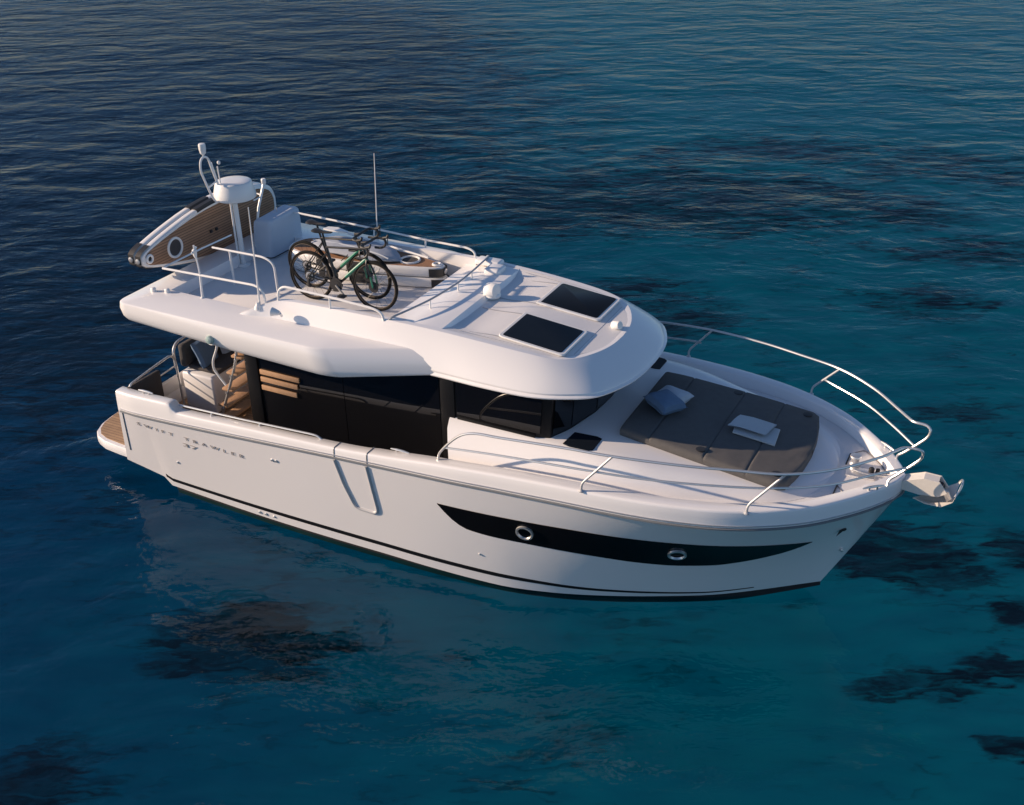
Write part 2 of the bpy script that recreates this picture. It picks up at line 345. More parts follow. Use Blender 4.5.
def hull_pt(x, u, side=-1, off=0.):
    def P(x, u):
        xc = chi_x(x)
        A = (xc, interp(CHI_Y, xc), interp(CHI_Z, xc)); B = (x, interp(RUB_Y, x), interp(RUB_Z, x))
        fl = u-.12*math.sin(math.pi*u)*smooth((x-7)/2.5)
        return Vector((A[0]+(B[0]-A[0])*u, A[1]+(B[1]-A[1])*fl, A[2]+(B[2]-A[2])*u))
    p = P(x, u)
    if x < 1.7: p.x -= .22*(1-u)*(1.7-x)/.55
    if off:
        n = (P(min(x+.02, 10.62), u)-P(x-.02, u)).cross(P(x, u+.02)-P(x, u-.02)); n.normalize()
        if n.y < 0: n = -n
        p = p+n*off
    return Vector((p.x, max(0, p.y)*side, p.z))
XS = [1.15+.09*i for i in range(6)]+[1.62, 1.70]+[1.8+.16*i for i in range(44)]
XS = sorted(set([x for x in XS if x < 8.8]+[8.85+.09*i for i in range(20)]+[10.56, 10.6, 10.62]))
b = MB()
for s in (-1, 1):
    b.grid([[hull_pt(x, k/10, s) for x in XS] for k in range(11)])
b.grid([[hull_pt(1.15, k/10, -1) for k in range(11)], [hull_pt(1.15, k/10, 1) for k in range(11)]])
hull = b.build('hull', HULL, boat, 40)
# antifouled bottom
b = MB(); XB = [x for x in XS if x >= 1.70]
KEEL = [(1.7, -.45), (7, -.5), (9.0, -.32), (9.6, -.04), (9.93, .15)]
rows = [[], [], []]
for x in XB:
    p = hull_pt(x, 0, -1); q = Vector((p.x, p.y*.965, p.z)); z = interp(KEEL, p.x)
    rows[0].append(q); rows[1].append(Vector((p.x, p.y*.94, min(p.z-.02, p.z*.45+z*.25)))); rows[2].append(Vector((p.x, 0, z)))
b.grid(rows); b.grid([mirror(rr) for rr in rows])
b.ngon([rows[0][0], rows[1][0], rows[2][0], mirror([rows[1][0]])[0], mirror([rows[0][0]])[0]])
b.build('hull_bottom', ANTI, boat)
b = MB()   # the flat under the white chine
for s in (-1, 1):
    b.grid([[hull_pt(x, 0, s) for x in XB], [Vector((hull_pt(x, 0, s).x, hull_pt(x, 0, s).y*.95, hull_pt(x, 0, s).z-.001)) for x in XB]])
b.build('chine', HULL, boat)
STR = [(1.66, .10), (3.9, .115), (5.3, .11), (6.6, .115), (7.85, .07), (9.1, .04), (9.75, .05)]
SW = [(1.66, .022), (6, .020), (7.5, .014), (9.75, .004)]
for s in (-1, 1):
    b = MB(); xx = [1.66+i*(9.75-1.66)/80 for i in range(81)]
    b.grid([[hull_pt(x, interp(STR, x)+k*interp(SW, x), s, o) for x in xx] for k, o in ((-1, -.002), (-1, .004), (1, .004), (1, -.002))])
    b.build('boot_stripe', FRAME, boat)
# hull windows
WT = [(5.933, .746), (6.464, .742), (7.41, .741), (8.3, .730), (9.03, .712), (9.73, .686), (10.06, .656)]
WB = [(5.933, .740), (6.0, .68), (6.073, .625), (6.16, .575), (6.28, .54), (6.54, .522), (6.91, .516), (7.39, .497), (7.85, .472), (8.31, .436), (8.76, .412), (9.1, .416), (9.41, .45), (9.75, .521), (9.93, .582), (10.06, .650)]
for s in (-1, 1):
    b = MB(); xx = [5.933+.0825*i for i in range(51)]; xx = [min(x, 10.058) for x in xx]
    b.grid([[hull_pt(x, interp(WB, x)*(1-k/6)+interp(WT, x)*k/6, s, .005) for x in xx] for k in range(7)])
    w = b.build('hull_window', HWIN, boat)
    for px, pu in ((6.987, .633), (8.705, .576)):
        c = hull_pt(px, pu, s, .008); n = (hull_pt(px, pu, s, .1)-c).normalized()
        q = Vector((0, 0, 1)).rotation_difference(n); m2 = MB(); rows = []
        for kk in range(28):
            a = 2*math.pi*kk/28; cc = Vector((math.cos(a), math.sin(a), 0))
            rows.append([c+q @ (cc*rr+Vector((0, 0, h))) for rr, h in ((.104, 0), (.102, .022), (.082, .024), (.074, .004))])
        rows.append(rows[0]); m2.grid(rows); m2.build('porthole', STEEL, w)
# rub rail with its dark insert
for s in (-1, 1):
    xx = [1.2+i*(10.60-1.2)/90 for i in range(91)]+[10.62]
    b = MB(); b.tube([hull_pt(x, 1.0, s, .006)+Vector((0, 0, -.012)) for x in xx], .014, 6); b.build('rub_rail', GREY, boat)
    b = MB(); b.tube([hull_pt(x, 1.0, s, .002)+Vector((0, 0, .022)) for x in xx], .008, 6); b.build('rub_trim', STEEL, boat)
    b = MB(); b.tube([hull_pt(1.225, k/8, s, .001) for k in range(2, 9)], .009, 5); b.build('hull_seam', GREY, boat)
# bulwark, gunwale cap
def cap_row(x, s):
    y = interp(RUB_Y, x); z = interp(RUB_Z, x); h = interp(CAP_H, x); w = .17 if x > 5 else .15
    P = [(0, 0), (.004, h*.5), (.010, h*.86), (.016, h*.94), (.028, h*.988), (.045, h), (w, h), (w+.012, h-.012), (w+.02, h-.16)]
    return [Vector((x+(.0 if x < 9 else -.3*yy*smooth((x-9)/1.5)), s*max(0, y-yy), z+zz)) for yy, zz in P]
b = MB(); xc = sorted(set(XS+[2.05, 2.1, 2.15, 2.2, 2.25]))
for s in (-1, 1):
    b.grid([cap_row(x, s) for x in xc])
b.build('gunwale', GEL, boat, 50)
for s in (-1, 1):                                   # inner bulwark aft
    b = MB()
    xa = [x for x in xc if x < 6.05]
    b.grid([[cap_row(x, s)[-1] for x in xa], [Vector((x, s*(interp(RUB_Y, x)-.19), .75)) for x in xa]])
    b.ngon([cap_row(1.15, s)[k] for k in range(9)]+[Vector((1.15, s*1.50, .75)), Vector((1.15, s*1.60, .75))])
    b.build('inner_bulwark', GEL, boat)
# cap seams of the side gate
for s in (-1, 1):
    for x in (4.62, 5.07):
        b = MB(); b.tube([p+Vector((0, s*.0, .001)) for p in cap_row(x, s)[:7]], .007, 5); b.build('gate_seam', GREY, boat)
    b = MB()
    gp = [hull_pt(4.615, .97, s, .004), hull_pt(4.68, .72, s, .004), hull_pt(4.775, .50, s, .004), hull_pt(4.82, .47, s, .004), hull_pt(5.06, .46, s, .004), hull_pt(5.10, .50, s, .004), hull_pt(5.075, .75, s, .004), hull_pt(5.055, .97, s, .004)]
    b.tube(rnd(gp, .06), .019, 8); b.build('boarding_gate_frame', POSTM, boat)
# transom corners, swim platform
b = MB()
pl = [(1.2, -1.56), (.75, -1.54), (.45, -1.51), (.28, -1.45), (.16, -1.34), (.08, -1.18), (.04, -.95), (.01, -.5), (.0, 0)]
pl = pl+[(x, -y) for x, y in pl[::-1][1:]]
rows = [[(1.2+(x-1.2)*k, y*k2, z) for x, y in pl] for k, k2, z in ((.93, .97, .27), (.985, .995, .30), (1, 1, .35), (1, 1, .415), (.99, .993, .435))]
b.grid(rows); b.ngon(rows[0], True); b.ngon(rows[-1]); sp = b.build('swim_platform', GEL, boat)
b = MB(); rows = [[(1.17+(x-1.2)*k, y*k, z) for x, y in pl] for k, z in ((.955, .434), (.955, .442))]
b.grid(rows); b.ngon(rows[-1]); b.build('teak_decking', TEAK, sp)
b = MB(); b.grid([[(1.16, -1.5, z), (1.16, 1.5, z)] for z in (.42, .8, 1.0)]); b.build('transom', GEL, boat)
b = MB(); b.box((1.18, -1.60, .80), (3.0, 1.60, .815), .004); b.build('cockpit_sole', TEAK, boat)
b = MB()
b.box((3.02, -1.66, .90), (5.98, -1.20, .93), .004); b.build('side_deck', DECK, boat)
b = MB(); b.box((3.02, 1.20, .90), (5.98, 1.66, .93), .004); b.build('side_deck', DECK, boat)
# foredeck
b = MB(); xf = [x for x in XS if x >= 5.93]
def fd(x): return 1.60+.09*smooth((x-6)/4)
rows = []
for x in xf:
    w = max(0.0, -cap_row(x, -1)[-1].y); xx = cap_row(x, -1)[-1].x
    rows.append([Vector((xx, -w+2*w*k/12, fd(x)+.015*(1-(2*k/12-1)**2))) for k in range(13)])
b.grid(rows); b.ngon(rows[0]+[Vector((rows[0][-1].x, rows[0][-1].y, .9)), Vector((rows[0][0].x, rows[0][0].y, .9))]); b.build('foredeck', DECK, boat)
# coachroof trunk with the sun pad on it
T_Z = [(6.0, 1.985), (7.0, 1.965), (7.7, 1.945), (8.5, 1.875), (9.3, 1.79), (9.6, 1.755), (9.85, 1.715), (10.0, 1.69)]
T_Y = [(6.0, 1.25), (7.0, 1.26), (7.5, 1.25), (8, 1.20), (8.5, 1.07), (9, .92), (9.4, .79), (9.65, .62), (9.82, .40), (9.90, .2), (9.93, 0)]
F_Y = [(6.0, 1.50), (6.8, 1.47), (7.7, 1.40), (8.4, 1.28), (9.0, 1.10), (9.45, .95), (9.7, .76), (9.88, .50), (9.97, .25), (10.0, 0)]
xt = [6.0+.1*i for i in range(36)]+[9.55+.05*i for i in range(9)]+[9.98, 10.0]
rows = []
for x in xt:
    zt = interp(T_Z, x); yt = interp(T_Y, x); yf = interp(F_Y, x); zf = fd(x)-.01
    hp = [(yf+.02, zf-.02), (yf, zf+.02), (yf*.72+yt*.28, zf+(zt-zf)*.38), (yf*.35+yt*.65, zf+(zt-zf)*.76), (yt*.99+.01*yf, zf+(zt-zf)*.93), (yt*.955, zt-.004), (yt*.88, zt+.002), (yt*.5, zt+.006)]
    kx = lambda z: x-.13*smooth((6.5-x)/.5)*max(0, z-zf)/(zt-zf)-.04*smooth((6.2-x)/.2)
    rows.append([Vector((kx(z), -y, z)) for y, z in hp]+[Vector((kx(zt), 0, zt+.008))]+[Vector((kx(z), y, z)) for y, z in hp[::-1]])
b = MB(); b.grid(rows); b.ngon(rows[0]); b.build('coachroof', GEL, boat, 40)
# flush deck hatches
def tz(x): return interp(T_Z, x)+.004
for s in (-1, 1):
    b = MB(); o = [(7.24, .93), (7.50, .90), (7.56, .92), (7.56, 1.17), (7.52, 1.20), (7.30, 1.22), (7.22, 1.20)]
    b.slab([(x, s*y) for x, y in o], .016, lambda a, c, h: Vector((a, c, tz(a)+h-.008)), .3); b.build('deck_hatch', HGLASS, boat)
pad = MB(); pad.grid([[Vector((x, y, tz(x)+.012)) for y in (-.70, .70)] for x in (7.72, 8.2, 8.7, 9.1, 9.4)]); pad.grid([[Vector((x, y, tz(x)+.002)) for y in (-.72, .72)] for x in (7.71, 8.2, 8.7, 9.1, 9.42)])
pad = pad.build('sun_pad', FABD, boat)
PW = [(7.70, .755), (8.0, .785), (9.2, .825), (9.44, .825), (9.53, .78), (9.58, .6), (9.625, .3), (9.64, 0)]
SEAMS = [7.70, 8.045, 8.665, 9.13, 9.64]
for i in range(4):
    x0, x1 = SEAMS[i]+.0006, SEAMS[i+1]-.0006; rows = []
    TS = [0, .01, .025, .05, .1, .2, .35, .5, .65, .8, .9, .95, .975, .99, 1]
    for t in TS:
        x = x0+(x1-x0)*t
        e = min((x-x0), (x1-x))/.018; e = smooth(min(1, e)); w = max(.02, interp(PW, x)); zt = tz(x); th = .10*(.90+.10*e)
        hp = [(w*.985, -.01), (w, th*.25), (w, th*.7), (w-.015, th*.9), (w-.045, th)]
        hp += [(w*q, th+.010*math.sin(q*9+i*2)*math.sin(3*t*math.pi)+.004) for q in (.75, .5, .25)]
        rows.append([Vector((x, -y, zt+z)) for y, z in hp]+[Vector((x, 0, zt+th+.004))]+[Vector((x, y, zt+z)) for y, z in hp[::-1]])
    b = MB(); b.grid(rows); b.ngon(rows[0]); b.ngon(rows[-1]); b.build('cushion', FAB, pad, 50)
for x, y in ((8.60, .70), (9.42, .69)):
    for s in (-1, 1):
        b = MB(); zt = tz(x)+.105; b.lathe([(.0, .006), (.035, .008), (.052, .006), (.052, -.03)], (x, s*y, zt), 16); b.build('cup_holder', BLACK, pad)
# locker slots and lids on the foredeck
for s in (-1, 1):
    b = MB(); y0, y1 = (.10, .34) if s > 0 else (-.33, -.60)
    b.box((9.985+.0, min(y0, y1), fd(10)+.01), (10.0, max(y0, y1), fd(10)+.026), .003); b.build('locker_slot', BLACK, boat)
    b = MB(); y2 = .5*s
    b.tube(rnd([(10.0, s*.36, fd(10)+.014), (10.12, s*.50, fd(10)+.011), (10.34, s*.26, fd(10)+.010), (10.42, s*.1, fd(10)+.010)], .05), .004, 5); b.build('locker_seam', SEAM, boat)

# ------------------------------------------------------------------ cabin
b = MB()
CB = [(3.05, 1.20), (6.0, 1.20), (6.85, 1.195), (6.98, 1.15), (7.09, .87), (7.19, .42), (7.22, 0)]
CT = [(3.05, 1.21), (6.0, 1.21), (6.95, 1.205), (7.08, 1.16), (7.21, .87), (7.31, .42), (7.34, 0)]
def half(tab, z, s): return [Vector((x, s*y, z)) for x, y in tab]
rb = half(CB, .92, -1)+half(CB, .92, 1)[::-1][1:]; rt = half(CT, 2.47, -1)+half(CT, 2.47, 1)[::-1][1:]
b.grid([rb, rt]); b.ngon([rb[0], rt[0], rt[-1], rb[-1]]); cabin = b.build('cabin', FRAME, boat, 20)
def gpt(x, z, s, off=.006):
    t = (z-.92)/(2.47-.92); return Vector((x+.1*t*(1 if x > 6.5 else 0), s*(1.20+.01*t+off), z))
for s in (-1, 1):
    for x0, x1, z0, z1 in ((3.16, 4.38, .95, 2.44), (4.39, 5.70, .95, 2.44), (5.92, 6.88, 2.02, 2.44)):
        b = MB(); b.grid([[gpt(x0, z, s), gpt(x1, z, s)] for z in (z0, z1)]); b.build('side_window', GLASS, cabin)
    b = MB(); b.box((5.72, s*1.205-.02, .95), (5.90, s*1.205+.02, 2.46), .006); b.build('window_pillar', FRAME, cabin)
    b = MB(); b.box((5.93, s*1.212-.018, 1.965), (6.9, s*1.212+.018, 2.0), .006); b.build('window_sill', FRAME, cabin)
wb = [(6.98, 1.15), (7.09, .87), (7.19, .42)]
def wpt(a, t, off=.006):
    p0 = Vector((*a, 1.99)); dx = .12*(1.99-.92)/1.55+t*.12*.45/1.55
    return Vector((p0.x+dx+off, p0.y, 1.99+.46*t))
def ws_seg(p, q, nm, m, f0=.06, f1=.94):
    P = [Vector((*p, 0)).lerp(Vector((*q, 0)), f) for f in (f0, f1)]
    b = MB(); b.grid([[wpt((v.x, v.y), t) for v in P] for t in (.02, 1.0)]); b.build(nm, m, cabin)
ws_seg((6.98, -1.15), (7.09, -.87), 'windscreen', GLASS, .03); ws_seg((7.09, -.87), (7.19, -.42), 'windscreen', GLASS, .0, .97)
ws_seg((7.19, -.42), (7.22, 0), 'windscreen', GLASS); ws_seg((7.22, 0), (7.19, .42), 'windscreen', GLASS)
ws_seg((7.19, .42), (7.09, .87), 'windscreen', GLASS); ws_seg((7.09, .87), (6.98, 1.15), 'windscreen', GLASS)
b = MB(); b.box((2.94, -1.235, .85), (3.13, -1.165, 2.44), .008); b.build('door_post', FRAME, cabin)
b = MB(); b.box((2.94, 1.165, .85), (3.13, 1.235, 2.44), .008); b.build('door_post', FRAME, cabin)
for i, (z, x1) in enumerate(((1.965, 3.75), (1.865, 3.715), (1.75, 3.69))):      # timber slats at the aft end of the side glass
    b = MB(); b.box((3.16, -1.236, z-.032), (x1, -1.216, z+.032), .004); b.build('timber_slat', TREAD, cabin)
b = MB(); b.box((3.06, -.3, .83), (3.085, 1.1, 2.40), .004); b.build('saloon_door', GLASS, cabin)
b = MB(); b.box((3.02, -1.16, .82), (3.05, -.34, 2.40), .004); b.build('bulkhead', BULK, cabin)

# ------------------------------------------------------------------ flybridge deck (the overhanging wings) and hardtop
def offs(path, dd):
    P = [Vector((p[0], p[1], 0)) for p in path]; out = []
    for i in range(len(P)):
        t = (P[min(i+1, len(P)-1)]-P[max(i-1, 0)]).normalized(); out.append(Vector((P[i].x+t.y*dd, P[i].y-t.x*dd, 0)))
    return out
WTOP = rnd([(1.41, 0, 0), (1.41, -1.0, 0), (1.42, -1.64, 0), (3.0, -1.645, 0), (4.36, -1.635, 0), (5.56, -1.09, 0)], .14, 6)
WBOT = rnd([(1.42, 0, 0), (1.42, -1.0, 0), (1.43, -1.625, 0), (3.0, -1.63, 0), (4.50, -1.63, 0), (5.92, -1.20, 0)], .16, 6)
def wz_top(x): return 2.745-.03*smooth((x-1.5)/3)
def wz_bot(x): return interp([(1.45, 2.50), (2.66, 2.425), (4.3, 2.36), (4.6, 2.365), (5.0, 2.41), (5.9, 2.50)], x)
b = MB()
for s in (1, -1):
    rows = []
    n = len(WTOP)
    for k, (t, o, zt) in enumerate(((0, 0, 0), (0, .008, .02), (.05, .020, 0), (.35, .040, 0), (.72, .03, 0), (.93, .0, 0), (1, -.03, 0), (1, -.30, .03))):
        row = []
        A, B = offs(WTOP, o), offs(WBOT, o)
        for i in range(n):
            p = A[i].lerp(B[i], t); z = wz_top(A[i].x)*(1-t)+wz_bot(B[i].x)*t
            if k == 1: z -= .004
            if k == 7: z += .03
            y = min(0, p.y) if i else 0
            row.append(Vector((p.x, s*y, z)))
        rows.append(row)
    b.grid(rows)
wing_rows_in = None
# top skin: aft coaming, side decks, inner walls and floor
FLOOR = 2.60
for s in (1, -1):
    strip = [[], []]
    for p in WTOP:
        ins = Vector((max(p.x, 1.79), max(p.y, -1.10), 0)) if p.x < 5.4 else Vector((p.x, -1.05, 0))
        strip[0].append(Vector((p.x, s*min(0, p.y), wz_top(p.x)))); strip[1].append(Vector((ins.x, s*ins.y, wz_top(p.x)+.006)))
    b.grid(strip)
    b.grid([strip[1], [Vector((q.x+.01, q.y*.99, FLOOR)) for q in strip[1]]])
under = [Vector((max(1.8, min(p.x, 5.6)), max(p.y+.3, -1.33) if i else 0, 2.46)) for i, p in enumerate(WBOT)]
fly = b.build('flybridge_deck', GEL, boat, 35)
b = MB(); b.box((1.74, -1.12, FLOOR-.03), (5.0, 1.12, FLOOR), .004); b.build('flybridge_floor', DECK, fly)
b = MB(); b.box((1.62, -1.42, 2.445), (4.3, 1.42, 2.475), .01); b.build('flybridge_soffit', GEL, fly)
# hardtop
RT = [(3.02, 1.285, 2.735), (3.15, 1.25, 2.79), (3.3, 1.18, 2.86), (3.5, 1.11, 2.915), (3.8, 1.085, 2.935), (4.4, 1.08, 2.945), (5.0, 1.075, 2.945), (5.6, 1.05, 2.925), (6.2, 1.025, 2.885), (6.7, .985, 2.84), (6.98, .92, 2.805), (7.18, .76, 2.785), (7.32, .5, 2.775), (7.39, .25, 2.77), (7.41, 0, 2.77)]
RL = [(3.02, 1.30, 2.55), (3.15, 1.27, 2.52), (3.3, 1.26, 2.5), (3.5, 1.255, 2.49), (3.8, 1.255, 2.485), (4.4, 1.255, 2.485), (5.0, 1.26, 2.485), (5.75, 1.28, 2.49), (6.3, 1.315, 2.50), (6.85, 1.30, 2.505), (7.22, 1.20, 2.515), (7.53, 1.01, 2.52), (7.72, .64, 2.525), (7.79, .32, 2.53), (7.805, 0, 2.53)]
def dens(tab, n=5):
    P = spl(tab, n); P[-1].y = 0; return P
T0, L0 = dens(RT), dens(RL)
def lvl(i, t, bul):
    a, c = T0[i], L0[i]; p = a.lerp(c, t)
    nrm = Vector((c.x-a.x, c.y-a.y, 0))
    if i > len(T0)-22:
        f = smooth((i-(len(T0)-22))/18)
    else: f = 0
    out = Vector((p.x, p.y, 0))-Vector((5.6, 0, 0)) if p.x > 5.6 else Vector((0, p.y, 0))
    out = Vector((max(0, p.x-6.2), p.y*.7, 0)).normalized()
    bul = bul*(.75-.5*f); q = p+out*bul+Vector((0, 0, bul*.5)); return q
b = MB()
for s in (-1, 1):
    def row(t, bul, dz=0, sh=0):
        out = []
        for i in range(len(T0)):
            q = lvl(i, t, bul); y = max(0, q.y-(sh if q.y > sh else q.y)) if sh else q.y
            if i == len(T0)-1: y = 0
            out.append(Vector((q.x, s*y, q.z+dz)))
        return out
    def inner(dd, dz):
        out = []
        for i in range(len(T0)):
            q = T0[i]; f = 1-dd/1.1
            x = q.x if q.x < 6 else 6+(q.x-6)*(1-dd/1.42)
            out.append(Vector((x, s*max(0, q.y-dd*(1 if q.y > .9 else q.y/.9)), q.z+dz)))
        return out
    rows = [inner(.07, -.001), inner(.03, .001), inner(.0, .0), row(.03, .003), row(.08, .010), row(.2, .022), row(.4, .032), row(.6, .034), row(.78, .026), row(.89, .014), row(.92, .002), row(.93, -.004), row(1, -.002, 0), row(1, -.012, -.012), row(1, -.05, -.014), row(1, -.20, -.0)]
    b.grid(rows)
    # inside of the flybridge coaming
    ir = inner(.07, -.002); k1 = [i for i in range(len(T0)) if T0[i].x < 5.04]
    b.grid([[ir[i] for i in k1], [Vector((ir[i].x, s*(abs(ir[i].y)-.015), FLOOR-.01)) for i in k1]])
hard = b.build('hardtop', GEL, boat, 22)
# hardtop upper skin with step at the wind deflector
b = MB()
ZT = lambda x: interp([(p[0], p[2]) for p in RT], x)
YT = lambda x: max(0, interp([(p[0], p[1]) for p in RT], x)-.065)
def skin(xs, dz, crown):
    rows = []
    for x in xs:
        w = YT(x); rows.append([Vector((x, w*(2*k/24-1), ZT(x)-.0035+dz(x, w*(2*k/24-1))+crown*(1-(2*k/24-1)**2))) for k in range(25)])
    return rows
def dz_front(x, y): return -.050*smooth((1.0-abs(y))/.25)*smooth((6.3-x)/.5) if x < 6.3 else 0
xs = [5.64, 5.7]+[5.8+.1*i for i in range(13)]
front = skin(xs, dz_front, .004)
tail = []
for fx in (.35, .7, 1.0):
    row_ = []
    for k in range(25):
        y = YT(7.0)*(2*k/24-1)*(1-.0*fx)
        # last rows follow the curved front edge
        yy = abs(y); xe = None
        for i in range(len(T0)-1):
            if T0[i].x > 6.7 and T0[i].y-.04*T0[i].y/.9 >= yy >= T0[i+1].y-.04*T0[i+1].y/.9:
                xe = T0[i].x-.035
        if xe is None: xe = 7.36 if yy < .1 else 7.0
        x = 7.0+(max(7.0, min(xe, 7.37))-7.0)*fx
        row_.append(Vector((x, y, ZT(min(x, 7.4))-.0025+.003*(1-fx))))
    tail.append(row_)
b.grid(front+tail)
b.build('roof_skin', DECK, hard, 30)
# plateau and wind deflector in front of the flybridge floor
def dz_back(x, y): return .0
xs = [4.86, 5.0, 5.15, 5.3, 5.45, 5.56, 5.635]
def plate_z(x, y):
    e = smooth((1.0-abs(y))/.9)
    return ZT(x)-.004-.10*(1-smooth((x-4.86)/.55))+.008*e*smooth((x-5.25)/.35)
rows = []
for x in xs:
    w = YT(x)
    rows.append([Vector((x, w*(2*k/24-1), plate_z(x, w*(2*k/24-1)))) for k in range(25)])
for v in rows[-1]: v.x = 5.635
b = MB(); b.grid([[Vector((4.80, v.y, FLOOR)) for v in rows[0]], [Vector((4.84, v.y, v.z-.02)) for v in rows[0]]]+rows)
b.grid([rows[-1], [Vector((v.x+.035*smooth((1.0-abs(v.y))/.6)+.012, v.y, ZT(5.65)-.040*smooth((1.0-abs(v.y))/.25)-.012)) for v in rows[-1]]])
b.build('wind_deflector', GEL, hard, 25)
# sliding roof hatches with their tracks
def rz(x): return ZT(x)-.006
for s in (-1, 1):
    h = MB(); o = rnd([(6.26, s*.15, 0), (7.055, s*.15, 0), (7.055, s*.84, 0), (6.26, s*.84, 0), (6.26, s*.15, 0)], .05, 3)[1:]
    zc = lambda a: 2.897+(2.820-2.897)*(a-6.3)/.716
    h.slab([(p.x, p.y) for p in o], .022, lambda a, c, hh: Vector((a, c, zc(a)-.012+hh)), .3); h = h.build('hatch_frame', PAINT, hard)
    g = MB(); o = rnd([(6.30, s*.187, 0), (7.012, s*.187, 0), (7.012, s*.805, 0), (6.30, s*.805, 0), (6.30, s*.187, 0)], .035, 3)[1:]
    g.slab([(p.x, p.y) for p in o], .016, lambda a, c, hh: Vector((a, c, zc(a)+hh)), .3); g.build('hatch_glass', HGLASS, h)
    for y in (.17, .81):
        t = MB(); xx = [5.72+.055*k for k in range(11)]
        zz = lambda x: ZT(x)-.0035+dz_front(x, .5)
        t.grid([[Vector((x, s*y+o, zz(x)+h)) for x in xx] for o, h in ((-.013, -.004), (-.011, .008), (.011, .008), (.013, -.004))]); t.build('hatch_track', TRACK, hard)
for s in (-1, 1):
    b = MB(); b.tube([(x, s*.93*YT(x), ZT(x)-.0015) for x in (5.75, 6.0, 6.3, 6.6, 6.9)], .0035, 5); b.build('panel_joint', TRACK, hard)
b = MB(); b.tube([(7.12, y, ZT(7.12)-.0015) for y in (-.70, -.35, 0, .35, .70)], .0035, 5); b.build('panel_joint', TRACK, hard)
# fittings on the roof
b = MB(); b.lathe([(.10, 0), (.105, .02), (.09, .04), (.06, .05)], (5.69, .13, 2.89), 20)
rows = []
for i in range(9):
    a = math.pi*i/8*.62; rows.append((.115*math.sin(a+.12), .115*(1-math.cos(a))))
b.lathe([(.02, -.095), (.058, -.085), (.088, -.045), (.097, .0), (.094, .045), (.085, .08), (.07, .086), (.02, .088)], (5.68, .12, 2.965), 22, (.96, -.15, .12)); b.build('searchlight', PAINT, boat)
b = MB(); b.tube([(7.24, .15, 2.77), (7.24, .15, 2.82)], .03, 10); b.lathe([(.045, -.045), (.05, -.03), (.05, .05), (.045, .06)], (7.27, .14, 2.815), 14, (.9, -.3, .25)); b.build('masthead_light', PAINT, boat)
b = MB(); b.box((5.05, .86, 2.92), (5.40, 1.04, 2.995), .035, None, 3); b.box((5.28, .66, 2.90), (5.50, .9, 2.985), .04, None, 3); b.build('moulded_locker', GEL, boat)
b = MB(); b.lathe([(.055, -.01), (.055, .02), (.045, .045), (.02, .055)], (2.87, -1.665, 2.53), 16, (0, -1, .15)); b.build('side_light', LENS, boat)
b = MB(); b.lathe([(.075, -.015), (.075, .008), (.06, .01)], (2.86, -1.66, 2.53), 18, (0, -1, .1)); b.build('side_light_bezel', PAINT, boat)
b = MB(); b.tube([(3.62, -1.24, 2.80), (3.64, -1.29, 2.86)], .016, 8); b.lathe([(.02, 0), (.03, .02), (.052, .09), (.055, .10)], (3.64, -1.29, 2.86), 14, (-.9, -.2, .1)); b.build('horn', PAINT, boat)

